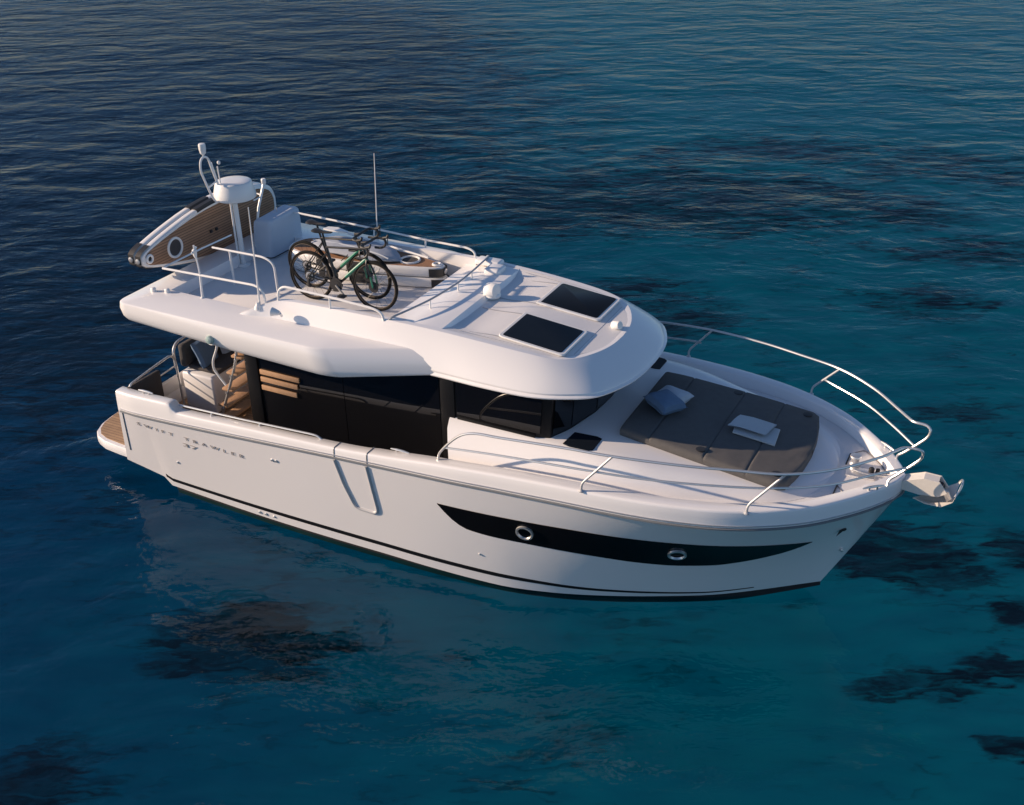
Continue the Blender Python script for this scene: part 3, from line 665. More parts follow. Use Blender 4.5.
# ------------------------------------------------------------------ rails
RR = .0145
def rail(path, name='rail', rad=RR, parent=boat, m=STEEL):
    b = MB(); b.tube(path, rad, 8); return b.build(name, m, parent)
def post(p0, p1, parent, rad=RR*.9):
    b = MB(); b.tube(rnd([p0, p1], .02) if len(p0) == 3 and len(p1) == 3 else p0, rad, 7); b.lathe([(.03, 0), (.03, .008), (.015, .02)], p0, 10); return b.build('stanchion', STEEL, parent)
for s in (-1, 1):
    top = [(5.94, 1.70, 1.69), (5.97, 1.70, 1.80), (6.13, 1.70, 1.99), (6.27, 1.695, 2.10), (6.44, 1.69, 2.15), (6.72, 1.69, 2.17), (7.41, 1.675, 2.225), (7.97, 1.65, 2.25), (8.6, 1.545, 2.26), (9.1, 1.41, 2.26), (9.62, 1.244, 2.255), (10.05, .93, 2.255), (10.38, .55, 2.26), (10.50, .385, 2.275), (10.58, .29, 2.285), (10.70, .27, 2.285), (10.755, .25, 2.25), (10.745, .24, 2.17), (10.68, .24, 2.08), (10.55, .25, 1.93), (10.485, .27, 1.86), (10.478, .30, 1.80)]
    br = rail(spl([(x, s*y, z) for x, y, z in top], 6), 'bow_rail')
    mid = [(6.05, 1.70, 1.88), (6.71, 1.70, 1.955), (7.65, 1.69, 2.03), (8.3, 1.60, 2.04), (9.0, 1.42, 2.05), (9.55, 1.22, 2.06), (10.0, .92, 2.05), (10.35, .55, 2.05), (10.62, .25, 2.03)]
    if s < 0: rail(spl([(x, s*y, z) for x, y, z in mid], 6), 'mid_rail', RR*.85, br)
    else:
        rail(spl([(x, y, z) for x, y, z in mid[:3]]+[(7.83, 1.675, 2.035)], 6), 'mid_rail', RR*.85, br); rail(spl([(9.46, 1.315, 2.04)]+[(x, y, z) for x, y, z in mid[5:]], 6), 'mid_rail', RR*.85, br)
    for (bx, by, bz), (tx, ty, tz_) in (((7.665, 1.72, 1.79), (7.97, 1.65, 2.25)), ((9.31, 1.379, 1.79), (9.62, 1.244, 2.255))):
        b = MB(); b.tube(rnd([(bx, s*by, bz-.01), (bx, s*by, bz+.09), (tx, s*ty, tz_)], .05), RR*.9, 7); b.lathe([(.03, 0), (.03, .008), (.015, .02)], (bx, s*by, bz-.005), 10); b.build('stanchion', POSTM, br)
    # hand rail along the aft bulwark
    gp = [(2.12, s*1.66, 1.46), (2.18, s*1.66, 1.475), (3.2, s*1.685, 1.53), (4.2, s*1.69, 1.585), (4.3, s*1.69, 1.585), (4.36, s*1.69, 1.55)]
    g = rail(rnd(gp, .05), 'bulwark_rail', .013)
    for x, z in ((2.7, 1.455), (3.45, 1.50)):
        b = MB(); b.tube([(x, s*1.70, z), (x, s*1.685, z+.05)], .011, 6); b.build('rail_bracket', STEEL, g)
    # cleats
    for cx, cy, cz, an in ((5.42, 1.66, 1.615, 0), (10.36, .44, 1.80, -.72), (1.62, 1.66, 1.50, 0)):
        b = MB(); R = Matrix.Rotation(an*(-s)*-1 if False else (an if s > 0 else -an), 3, 'Z')
        c = Vector((cx, s*cy, cz)); e = R @ Vector((.12, 0, 0)); f = R @ Vector((.045, 0, 0))
        b.tube([c-e+Vector((0, 0, .04)), c-f+Vector((0, 0, .045)), c+f+Vector((0, 0, .045)), c+e+Vector((0, 0, .04))], [.008, .014, .014, .008], 8)
        b.tube([c-f-Vector((0, 0, .02)), c-f+Vector((0, 0, .045))], .012, 7); b.tube([c+f-Vector((0, 0, .02)), c+f+Vector((0, 0, .045))], .012, 7)
        b.build('cleat', STEEL, boat)
# flybridge rails
FR = PAINT
r1 = rail(rnd([(1.72, -1.10, 3.03), (2.32, -1.10, 3.04), (2.93, -1.11, 3.055), (3.20, -1.12, 3.065), (3.30, -1.13, 3.0), (3.315, -1.14, 2.86)], .09), 'flybridge_rail', RR, boat, FR)
b = MB(); b.tube([(2.31, -1.115, 2.73), (2.32, -1.10, 3.04)], RR, 8); b.lathe([(.03, 0), (.03, .01), (.015, .02)], (2.31, -1.115, 2.735), 10); b.build('stanchion', FR, r1)
b = MB(); b.tube([(2.32, -1.10, 3.04), (2.29, -1.10, 3.42)], .012, 7); b.tube([(2.29, -1.15, 3.33), (2.28, -1.05, 3.38)], .014, 7); b.lathe([(.012, 0), (.024, .03), (.03, .10), (.02, .11)], (2.29, -1.10, 3.26), 10); b.build('rod_holder', FR, r1)
for x, y in ((1.62, -1.22), (1.80, -1.17)):
    b = MB(); b.box((x-.03, y-.03, 2.73), (x+.03, y+.03, 2.80), .018, None, 3); b.build('fairlead', FR, boat)
r2 = rail(rnd([(1.72, -1.10, 3.03), (1.72, -1.06, 3.035), (1.76, -.4, 3.06), (1.80, .12, 3.07)], .03), 'flybridge_rail', RR*.9, boat, STEEL)
r3 = rail(rnd([(1.86, -.33, 3.06), (2.72, -.36, 3.075), (2.86, -.36, 3.01), (2.87, -.36, 2.60)], .09), 'stairwell_rail', RR, boat, FR)
b = MB(); b.tube([(2.15, -.34, 2.60), (2.15, -.34, 3.065)], RR, 8); b.build('stanchion', FR, r3)
r4 = rail(rnd([(3.47, -1.09, 2.90), (3.49, -1.09, 3.05), (3.58, -1.09, 3.11), (4.22, -1.085, 3.09), (4.80, -1.08, 3.055), (4.92, -1.08, 3.02), (4.945, -1.08, 2.93)], .06), 'flybridge_rail', RR, boat, FR)
b = MB(); b.tube([(4.21, -1.075, 2.93), (4.22, -1.085, 3.09)], RR*.85, 7); b.build('stanchion', FR, r4)
r5 = rail(rnd([(1.85, 1.15, 2.74), (1.87, 1.15, 3.05), (1.98, 1.15, 3.10), (3.48, 1.12, 3.065), (4.21, 1.10, 3.04), (4.84, 1.085, 3.035), (4.94, 1.08, 3.0), (4.95, 1.08, 2.93)], .06), 'flybridge_rail', RR, boat, FR)
for x in (3.40, 4.20):
    b = MB(); b.tube([(x, 1.09, 2.92), (x, 1.11, 3.05)], RR*.85, 7); b.build('stanchion', FR, r5)
fw = rail(spl([(4.98, -1.06, 2.93), (5.05, -1.04, 2.985), (5.14, -.86, 3.01), (5.23, -.5, 3.02), (5.27, 0, 3.02), (5.25, .42, 3.015), (5.19, .95, 3.005), (5.15, 1.03, 2.99), (5.10, 1.05, 2.93)], 6), 'helm_screen_rail', .0125, boat, RAILG)
for x, y, z in ((5.22, -.52, 2.83), (5.27, .05, 2.86), (5.24, .45, 2.86)):
    b = MB(); b.tube([(x, y, z), (x, y, 3.01)], .011, 7); b.build('stanchion', FR, fw)
b = MB(); b.tube(spl([(5.02, -.95, 2.855), (5.13, -.6, 2.875), (5.18, 0, 2.885), (5.16, .5, 2.88)], 6), .006, 6); b.build('screen_track', SEAM, fw)
# antennas
b = MB(); b.tube([(3.24, -1.16, 2.80), (3.255, -1.16, 3.3), (3.27, -1.16, 4.05)], [.014, .009, .006], 7); b.lathe([(.05, 0), (.05, .02), (.025, .06), (.02, .09)], (3.24, -1.19, 2.80), 12); b.build('whip_antenna', PAINT, boat)
b = MB(); b.tube([(3.38, 1.20, 2.80), (3.39, 1.20, 3.1), (3.43, 1.20, 4.07)], [.013, .008, .005], 7); b.lathe([(.04, 0), (.04, .1), (.02, .13)], (3.38, 1.20, 2.76), 12); b.build('whip_antenna', PAINT, boat)
# radar mast
mast = MB(); mast.tube([(1.83, .25, FLOOR), (1.82, .25, 3.52)], .035, 14); mast.tube([(1.79, .205, FLOOR+.02), (1.79, .205, 3.5)], .014, 8); mast.lathe([(.09, 0), (.09, .015), (.05, .03)], (1.83, .25, FLOOR), 16)
mast = mast.build('radar_mast', PAINT, boat)
b = MB(); b.lathe([(.05, -.02), (.25, -.02), (.272, -.008), (.276, .02), (.270, .07), (.236, .195), (.230, .205), (.218, .211), (.1, .216), (.02, .217)], (1.81, .29, 3.55), 48); b.build('radome', PAINT, mast, 50)
b = MB(); b.tube(rnd([(1.78, .30, 3.50), (1.74, .62, 3.47), (1.80, .74, 3.46), (1.95, .66, 3.46), (2.02, .40, 3.49)], .09), .011, 7); b.build('radar_bracket', PAINT, mast)
b = MB(); b.tube(rnd([(1.74, .1, 3.54), (1.74, -.01, 3.55), (1.74, -.08, 3.68), (1.74, -.20, 4.01), (1.74, -.18, 4.14), (1.74, -.11, 4.18), (1.74, -.03, 4.14), (1.74, .0, 4.01), (1.74, .09, 3.72), (1.74, .12, 3.58)], .06), .014, 8); b.tube([(1.74, -.115, 3.77), (1.74, .06, 3.81)], .010, 7); lm = b.build('light_mast', PAINT, mast)
b = MB(); b.tube([(1.74, -.11, 4.18), (1.74, -.11, 4.23)], .012, 8); b.lathe([(.022, 0), (.036, .015), (.044, .06), (.046, .12), (.04, .135), (.02, .14)], (1.74, -.11, 4.205), 16); b.build('anchor_light', PAINT, lm)
b = MB(); b.tube([(1.74, .10, 3.70), (1.72, .03, 4.06)], .011, 7); b.tube([(1.74, .13, 3.7), (1.76, .09, 4.0)], .009, 6); b.lathe([(.01, 0), (.022, .01), (.022, .035), (.01, .045)], (1.72, .17, 4.0), 10); b.build('wind_sensor', PAINT, lm)
b = MB(); b.tube([(1.80, .66, 3.05), (1.79, .74, 3.25), (1.80, .90, 3.55)], [.016, .018, .02], 9); b.lathe([(.02, 0), (.032, .02), (.034, .07), (.025, .085)], (1.80, .90, 3.53), 12); b.build('flood_light', PAINT, mast)

# ------------------------------------------------------------------ cockpit
sofa = MB(); sofa.box((1.36, -.76, .815), (1.90, .10, 1.36), .035, None, 3); sofa = sofa.build('cockpit_sofa', GEL, boat)
b = MB(); b.box((1.40, -.66, 1.36), (1.92, .9, 1.42), .03, None, 3); b.build('seat_cushion', FABD, sofa)
b = MB(); b.box((1.36, .12, .815), (1.90, 1.2, 1.355), .035, None, 3); b.build('seat_base', GEL, sofa)
b = MB(); b.box((1.32, -.72, 1.40), (1.43, .95, 1.73), .04, None, 3); b.build('backrest', FABD, sofa)
b = MB(); b.box((1.24, -1.62, 1.10), (1.30, -1.06, 1.50), .02); b.build('aft_screen', FABD, boat)
b = MB(); b.box((1.25, -1.60, .82), (1.85, -1.30, 1.24), .03, None, 3); b.build('side_bench', FABD, boat)
tr = rail(rnd([(1.27, -1.60, 1.44), (1.27, -1.58, 1.52), (1.27, -1.05, 1.58), (1.27, -.80, 1.60), (1.29, -.76, 1.52), (1.33, -.78, .85)], .06), 'transom_rail', .016)
for z in (1.40, 1.25):
    b = MB(); b.tube([(1.27, -1.06, z), (1.29, -.78, z+.03)], .010, 7); b.build('rail_bar', STEEL, tr)
rail(rnd([(1.24, -.72, 1.36), (1.24, -.72, 1.62), (1.22, -.62, 1.70), (1.20, .4, 1.75)], .07), 'transom_rail', .018)
# stairs to the flybridge
st = MB(); st.tube(rnd([(2.12, -.985, .82), (2.55, -.985, 1.8), (2.72, -.985, 2.44)], .2), .019, 9); st = st.build('flybridge_stairs', STEEL, boat)
b = MB(); b.tube([(2.15, -.36, .82), (2.72, -.36, 2.2)], .019, 9); b.build('stringer', STEEL, st)
b = MB(); b.tube(rnd([(2.33, -.97, 1.46), (2.16, -.97, 1.66), (2.17, -.97, 1.78), (2.28, -.97, 2.0), (2.3, -.97, 2.45)], .06), .016, 8); b.build('hand_rail', PAINT, st)
for x, z in ((2.17, .89), (2.25, 1.15), (2.36, 1.41), (2.48, 1.67), (2.60, 1.93)):
    b = MB(); b.box((x-.085, -1.0, z-.016), (x+.085, -.36, z+.016), .006); b.build('tread', TREAD, st)
    b = MB(); b.tube([(x-.02, -1.01, z-.04), (x-.02, -.95, z-.04)], .018, 8); b.build('tread_bracket', STEEL, st)

# ------------------------------------------------------------------ bow gear
b = MB()
for s in (-1, 1):
    b.slab([(10.42, 1.715), (10.62, 1.775), (10.80, 1.85), (10.96, 1.845), (11.05, 1.73), (10.97, 1.67), (10.78, 1.645), (10.50, 1.675)], .012, lambda a, c, h, s=s: Vector((a, s*(.062+h), c)), .2)
b.grid([[Vector((x, y, z)) for y in (-.062, .062)] for x, z in ((10.42, 1.705), (10.62, 1.768), (10.80, 1.845), (10.95, 1.84))])
b.grid([[Vector((x, y, z)) for y in (-.062, .062)] for x, z in ((10.50, 1.68), (10.78, 1.652), (10.96, 1.678))]); roller = b.build('bow_roller', GALV, boat, 20)
b = MB(); b.lathe([(.035, -.07), (.045, -.05), (.03, 0), (.045, .05), (.035, .07)], (10.97, 0, 1.74), 14, (0, 1, 0)); b.build('roller_wheel', BLACK, roller)
wl = MB(); wl.box((10.02, -.12, 1.69), (10.32, .08, 1.725), .012, Matrix.Rotation(.1, 3, 'Z')); wl = wl.build('windlass', STEEL, boat)
b = MB(); b.lathe([(.06, 0), (.062, .03), (.045, .05), (.045, .09), (.06, .11), (.055, .125), (.02, .13)], (10.08, .10, 1.72), 18); b.build('windlass_drum', STEEL, wl)
b = MB(); b.tube(spl([(10.10, -.03, 1.745), (10.2, -.06, 1.75), (10.33, -.05, 1.75), (10.5, -.02, 1.76)], 5), .014, 6); b.build('anchor_chain', ALU, wl)
b = MB(); b.lathe([(.03, 0), (.03, .05), (.02, .06)], (10.27, .03, 1.72), 10); b.lathe([(.022, 0), (.022, .045), (.012, .05)], (10.33, .07, 1.71), 10); b.build('deck_switch', BLACK, wl)
# small skin fittings
for x, u_, rr in ((10.3, .75, .026), (6.38, .30, .016), (3.66, .80, .022), (3.72, .80, .022), (1.98, .42, .02), (3.22, .05, .022), (3.32, .05, .022), (3.45, .05, .018)):
    c = hull_pt(x, u_, -1, .0); n = (hull_pt(x, u_, -1, .1)-c).normalized(); b = MB(); b.lathe([(rr, -.005), (rr, .008), (rr*.6, .014), (rr*.2, .010)], c, 12, n); b.build('skin_fitting', BLACK if x > 10 else STEEL, boat)
b = MB(); b.slab([(10.235, 1.235), (10.30, 1.30), (10.315, 1.34), (10.26, 1.31)], .01, lambda a, c, h: Vector((a-.15, hull_pt(a, .78, -1, .012).y-h+.01, c-.05)), .2); b.build('thruster_vent', BLACK, boat)
b = MB(); c = hull_pt(10.50, .42, -1, .0); b.lathe([(.022, 0), (.02, .03), (.008, .035)], c, 10, (.3, -.95, 0)); b.build('towing_eye', STEEL, boat)

# lettering on the quarter
def letters(txt, x, z, width, height, gap):
    cu = bpy.data.curves.new('lettering', 'FONT'); cu.body = txt; cu.size = 1; cu.extrude = .002; cu.space_character = gap; cu.resolution_u = 6; cu.offset = -.009
    o = bpy.data.objects.new('lettering_curve', cu); COL.objects.link(o); bpy.context.view_layer.update()
    me = bpy.data.meshes.new_from_object(o.evaluated_get(bpy.context.evaluated_depsgraph_get())); bpy.data.objects.remove(o); bpy.data.curves.remove(cu)
    org = Vector(ORG[boat.name]); xs_ = [v.co.x for v in me.vertices]; ys_ = [v.co.y for v in me.vertices]
    x0, y0 = min(xs_), min(ys_); sx, sy = width/(max(xs_)-x0), height/(max(ys_)-y0)
    for v in me.vertices:
        X = x+(v.co.x-x0)*sx; Z = z+(v.co.y-y0)*sy-.018*(X-x)
        zl = interp(CHI_Z, X); uu = (Z-zl)/(interp(RUB_Z, X)-zl); p = hull_pt(X, uu, -1, .007+v.co.z)
        v.co = p-org
    bm = bmesh.new(); bm.from_mesh(me); bpy.data.meshes.remove(me); bmesh.ops.remove_doubles(bm, verts=bm.verts[:], dist=1e-5); left = set(bm.faces)
    while left:                                       # one mesh per letter
        st_ = [left.pop()]; grp = set(st_)
        while st_:
            f = st_.pop()
            for e in f.edges:
                for h in e.link_faces:
                    if h in left: left.discard(h); grp.add(h); st_.append(h)
        b = MB(); ids = {}
        for f in grp:
            for v in f.verts:
                if v not in ids: ids[v] = len(b.v); b.v.append(tuple(v.co+org))
            b.f.append(tuple(ids[v] for v in f.verts))
        b.build('letter', LETTER, boat)
    bm.free()
letters('SWIFT', 1.47, 1.065, .60, .050, 2.0)
letters('TRAWLER', 2.26, 1.05, .95, .050, 1.9)
letters('37', 2.20, .935, .24, .056, 1.0)

# ================================================================== loose things
def pillow(name, label, cat, m, c, w, h, t, rot, group=None):
    root = MB(); n = 12; rows = []
    def P(i, j, sg):
        a = 2*i/n-1; e = 2*j/n-1
        pin = 1-.10*(1-abs(a)**2)*abs(e)**3; pin2 = 1-.10*(1-abs(e)**2)*abs(a)**3
        th = t/2*(max(0, 1-a**4)**.5)*(max(0, 1-e**4)**.5)
        th += .012*math.sin(3*a+1)*math.cos(4*e)*(1-a*a)*(1-e*e)
        return rot @ Vector((a*w/2*pin2, e*h/2*pin, sg*th))+Vector(c)
    for sg in (1, -1): root.grid([[P(i, j, sg) for j in range(n+1)] for i in range(n+1)])
    o = root.build(name, m); return tag(o, label, cat, group)
RZ = lambda a: Matrix.Rotation(math.radians(a), 3, 'Z')
RX = lambda a: Matrix.Rotation(math.radians(a), 3, 'X')
RY = lambda a: Matrix.Rotation(math.radians(a), 3, 'Y')
pillow('scatter_cushion', 'plain blue square cushion lying on the grey sun pad, over a paler one', 'cushion', BLUE, (8.0, -.15, 2.135), .37, .37, .16, RZ(62) @ RY(6) @ RX(10), 'cushions on the bow sun pad')
pillow('scatter_cushion', 'pale grey cushion half hidden under the blue one on the sun pad', 'cushion', PALE, (8.0, .07, 2.09), .38, .36, .15, RZ(-14), 'cushions on the bow sun pad')
pillow('scatter_cushion', 'bright blue cushion propped against the cockpit sofa backrest, nearest the rail', 'cushion', BLUE, (1.57, -.47, 1.57), .42, .42, .13, RZ(12) @ RY(70), 'cushions on the cockpit sofa')
pillow('scatter_cushion', 'grey-blue cushion in shade on the cockpit sofa, beside the stairs', 'cushion', PALE, (1.58, .0, 1.55), .40, .40, .12, RZ(-8) @ RY(66), 'cushions on the cockpit sofa')
tw = thing('folded_towel', 'folded pale grey towel lying on the grey sun pad near its middle seam', 'towel', (8.98, 0, 1.93), (0, 0, 0))
pz = lambda x: tz(x)+.112
b = MB(); b.slab([(8.80, -.20), (9.27, -.20), (9.24, .15), (8.76, .15)], .02, lambda a, c, h: Vector((a, c, pz(a)+h)), .25); b.build('lower_fold', TOWEL, tw)
b = MB(); b.grid([[Vector((a+.05*t-.03, -.14+.33*t+(-.03 if k == 0 else 0), pz(a)+.026+.022*math.sin(math.pi*t)*1+(.03 if t == 0 else 0))) for t in (0, .25, .5, .75, 1)] for k, a in enumerate((8.76, 8.90, 9.04, 9.17))])
b.grid([[Vector((a+.05*t-.03, -.14+.33*t+(-.03 if k == 0 else 0), pz(a)+.038+.022*math.sin(math.pi*t)+(.03 if t == 0 else 0))) for t in (0, .25, .5, .75, 1)] for k, a in enumerate((8.76, 8.90, 9.04, 9.17))])
b.build('upper_fold', TOWEL, tw)

# anchor in the bow roller
an = thing('anchor', 'polished steel plough anchor stowed in the bow roller', 'anchor', (10.95, 0, 1.7))
b = MB(); b.slab([(10.55, 1.70), (10.9, 1.735), (11.06, 1.72), (11.10, 1.64), (11.06, 1.60), (11.02, 1.67), (10.9, 1.695), (10.55, 1.67)], .03, lambda a, c, h: Vector((a, h-.015, c)), .2); b.build('shank', GALV, an)
FL = [(10.73, 0, 1.555), (10.86, .10, 1.58), (11.02, .165, 1.625), (11.12, .17, 1.71), (11.15, .13, 1.80), (11.11, 0, 1.60)]
b = MB()
for s in (-1, 1):
    o = [Vector((x, s*y, z)) for x, y, z in FL]; c = Vector((10.98, 0, 1.565)); up = Vector((.004, 0, .012))
    b.ngon(o[:5]+[o[5], c]); b.ngon([p-up for p in o[:5]+[o[5], c]], True)
    b.grid([o[:5]+[o[5]], [p-up for p in o[:5]+[o[5]]]])
b.build('fluke', GALV, an, 20)
b = MB(); b.tube(spl([(11.13, -.15, 1.76), (11.16, -.10, 1.83), (11.17, 0, 1.855), (11.16, .10, 1.83), (11.13, .15, 1.76)], 5), .012, 7); b.build('roll_bar', STEEL, an)

# covered unit on the flybridge
cv = thing('covered_console', 'boxy unit under a pale grey-blue canvas cover beside the radar mast', 'covered unit', (1.93, .95, FLOOR))
b = MB(); rows = []
for z, k, dx in ((FLOOR+.002, 1.03, 0), (FLOOR+.06, 1.02, 0), (FLOOR+.2, 1.0, .0), (FLOOR+.36, .985, .0), (FLOOR+.46, .965, .0), (FLOOR+.51, .93, .0), (FLOOR+.535, .84, 0), (FLOOR+.54, .5, 0)):
    ring = rnd([(1.80, .56, 0), (2.07, .58, 0), (2.06, 1.30, 0), (1.78, 1.30, 0), (1.80, .56, 0)], .06, 4)[1:]
    cx, cy = 1.93, .935
    rows.append([Vector((cx+(p.x-cx)*k+.006*math.sin(p.y*19+z*9), cy+(p.y-cy)*(1-(1-k)*.6)+.006*math.sin(p.x*31+z*7), z+.012*math.sin(p.y*7)*(z > FLOOR+.4))) for p in ring])
b.grid(rows, True); b.ngon(rows[-1]); b.build('canvas_cover', COVER, cv, 60)
b = MB(); b.tube([(rows[0][i]+Vector((0, 0, .02))) for i in range(len(rows[0]))], .008, 6, True); b.build('hem', BLACK, cv)
b = MB(); b.tube([(1.90, .98, FLOOR+.53), (1.90, .98, FLOOR+.60)], .008, 6); b.build('cover_pole', STEEL, cv)

# inflatable boards
BO = [(0, .055), (.02, .10), (.06, .14), (.14, .205), (.26, .285), (.40, .36), (.55, .40), (.70, .41), (.82, .385), (.91, .335), (.965, .26), (.99, .16), (1.0, .07)]
def board(name, label, cat, group, org, axis, across, nrm, length, thick, foam, wscale=1.):
    o = thing(name, label, cat, org, group=group); O = Vector(org); A, C, Nn = Vector(axis), Vector(across), Vector(nrm)
    out = [(t*length, interp(BO, t)*wscale) for t in [0, .01, .02, .04, .06, .09, .12, .16, .2, .26, .33, .4, .48, .56, .64, .7, .76, .82, .87, .91, .94, .965, .98, .99, 1]]
    ring = out+[(a, -w) for a, w in out[::-1]]
    def P(a, w, h): return O+A*a+C*w+Nn*h
    b = MB(); cx = length*.5
    rows = [[P(cx+(a-cx)*ka, w*kb, h) for a, w in ring] for ka, kb, h in ((.985, .94, 0), (.997, .99, thick*.15), (1, 1, thick*.35), (1, 1, thick*.65), (.997, .99, thick*.85), (.985, .94, thick))]
    b.grid(rows, True); b.ngon(rows[0], True); b.ngon(rows[-1]); b.build('inflated_hull', PAINT, o, 40)
    r2 = [(cx+(a-cx)*.95, w*.84) for a, w in ring]
    if foam:
        b = MB(); b.grid([[P(a, w, thick-.002) for a, w in r2], [P(a, w, thick+.006) for a, w in r2]], True); b.ngon([P(a, w, thick+.006) for a, w in r2]); b.build('deck_pad', foam, o)
        for t, rad, nm in ((.215, .125, 'deck_ring'), (.045, .048, 'nose_ring')):
            c = P(length*t, 0, thick+.012); b = MB()
            b.tube([c+A*(rad*math.cos(q*math.pi/14))*(1 if nm == 'nose_ring' else 1.0)+C*(rad*math.sin(q*math.pi/14)) for q in range(28)], .017, 7, True); rg = b.build(nm, PAINT, o)
            b = MB(); b.ngon([c-Nn*.002+A*(rad*math.cos(q*math.pi/14))+C*(rad*math.sin(q*math.pi/14)) for q in range(28)]); b.build('ring_pad', FABD if nm == 'deck_ring' else BLACK, rg)
        for t in (.47, .51):
            b = MB(); c = P(length*t, .0, thick+.012); b.box(c-Vector((.02, .02, .02)), c+Vector((.02, .02, .02)), .008); b.build('handle_stud', BLACK, o)
    # black grip patches on the rim
    def patch(t0, t1, side, ex=.012, nm='grip_patch', lo=.06, hi=.94):
        ts = [t0+(t1-t0)*i/10 for i in range(11)]
        b = MB(); rows = []
        for t in ts:
            w = interp(BO, t)*wscale; rows.append([P(t*length, side*(w+e), h*thick) for e, h in ((-.034, hi+.07), (-.020, hi+.075), (ex, hi-.1), (ex, lo+.1), (-.02, lo-.07))])
        b.grid(rows); b.ngon(rows[0]); b.ngon(rows[-1]); b.build(nm, BLACK, o)
    patch(.40, .54, 1); patch(.40, .54, -1); patch(.70, .74, 1); patch(.70, .74, -1)
    b = MB(); rows = []
    for t in (.0, .015, .03, .05, .07):
        w = interp(BO, t)*wscale+.012
        rows.append([P(t*length-.012, sgn*w, h*thick) for sgn, h in ((-1, .92), (-1, .08), (1, .08), (1, .92))])
    b.grid([[rw[0], rw[1]] for rw in rows]); b.grid([[rw[2], rw[3]] for rw in rows]); b.grid([[rows[0][0], rows[0][3]], [rows[0][1], rows[0][2]]]); b.build('nose_bumper', BLACK, o)
    b = MB(); c = P(-.016, 0, thick*.5); b.lathe([(.035, 0), (.035, .012), (.02, .016)], c, 14, -A); b.build('valve', STEEL, o)
    return o
g1 = 'inflatable boards standing on edge across the stern'
ax = Vector((.0, 1, -.012)).normalized(); up = Vector((0, .012, 1)).normalized()
board('paddle_board', 'inflatable board with brown foam deck facing forward, standing on edge behind the radar mast', 'paddle board', g1, (1.21, -1.03, 3.02), ax, up, (1, 0, 0), 2.74, .105, FOAM_Z, .97)
board('paddle_board', 'inflatable board at the very stern, mostly hidden behind the brown-decked upright one', 'paddle board', g1, (1.095, -1.03, 3.03), ax, up, (1, 0, 0), 2.74, .105, None, .97)
g2 = 'inflatable boards stacked flat on the flybridge'
ax2 = Vector((-1, -.035, 0)).normalized(); ac2 = Vector((-.035, 1, 0)).normalized()
board('paddle_board', 'upper inflatable board with teak-coloured deck, lying flat behind the bicycles', 'paddle board', g2, (4.68, .74, FLOOR+.155), ax2, ac2, (0, 0, 1), 2.3, .125, FOAM_Y, .86)
board('paddle_board', 'lower inflatable board of the flat stack behind the bicycles, resting on the flybridge floor', 'paddle board', g2, (4.71, .74, FLOOR+.015), ax2, ac2, (0, 0, 1), 2.3, .125, None, .86)
bag = thing('board_bag', 'long grey-blue padded bag lying on top of the flat boards behind the bicycles', 'bag', (3.4, .7, FLOOR+.29))
b = MB(); rows = []
for i in range(15):
    t = i/14; w = .02+.26*(1-abs(2*t-1)**3.5); hh = .02+.10*(1-abs(2*t-1)**4)
    rows.append([Vector((2.65+1.45*t, .70-.06*t+w*math.cos(a), FLOOR+.29+hh*.5*(1+math.sin(a))+.006*math.sin(t*30+a*2))) for a in [2*math.pi*k/16 for k in range(16)]])
b.grid(rows, True); b.ngon(rows[0]); b.ngon(rows[-1]); b.build('padded_body', BAGM, bag, 60)
b = MB(); b.tube(spl([(2.75, .62, FLOOR+.385), (3.3, .58, FLOOR+.405), (3.8, .52, FLOOR+.395), (4.0, .5, FLOOR+.36)], 6), .010, 6); b.build('strap', PALE, bag)
pd = thing('paddle', 'white paddle lying along the boards behind the bicycles', 'paddle', (3.9, .86, FLOOR+.31))
b = MB(); b.tube([(3.1, .93, FLOOR+.42), (4.42, .79, FLOOR+.335)], .014, 8); b.build('shaft', PAINT, pd)
b = MB(); b.slab([(2.72, .90), (2.85, .88), (3.1, .915), (3.1, .945), (2.88, 1.02), (2.74, .99)], .02, lambda a, c, h: Vector((a, c, FLOOR+.425+h)), .3); b.build('blade', PAINT, pd)

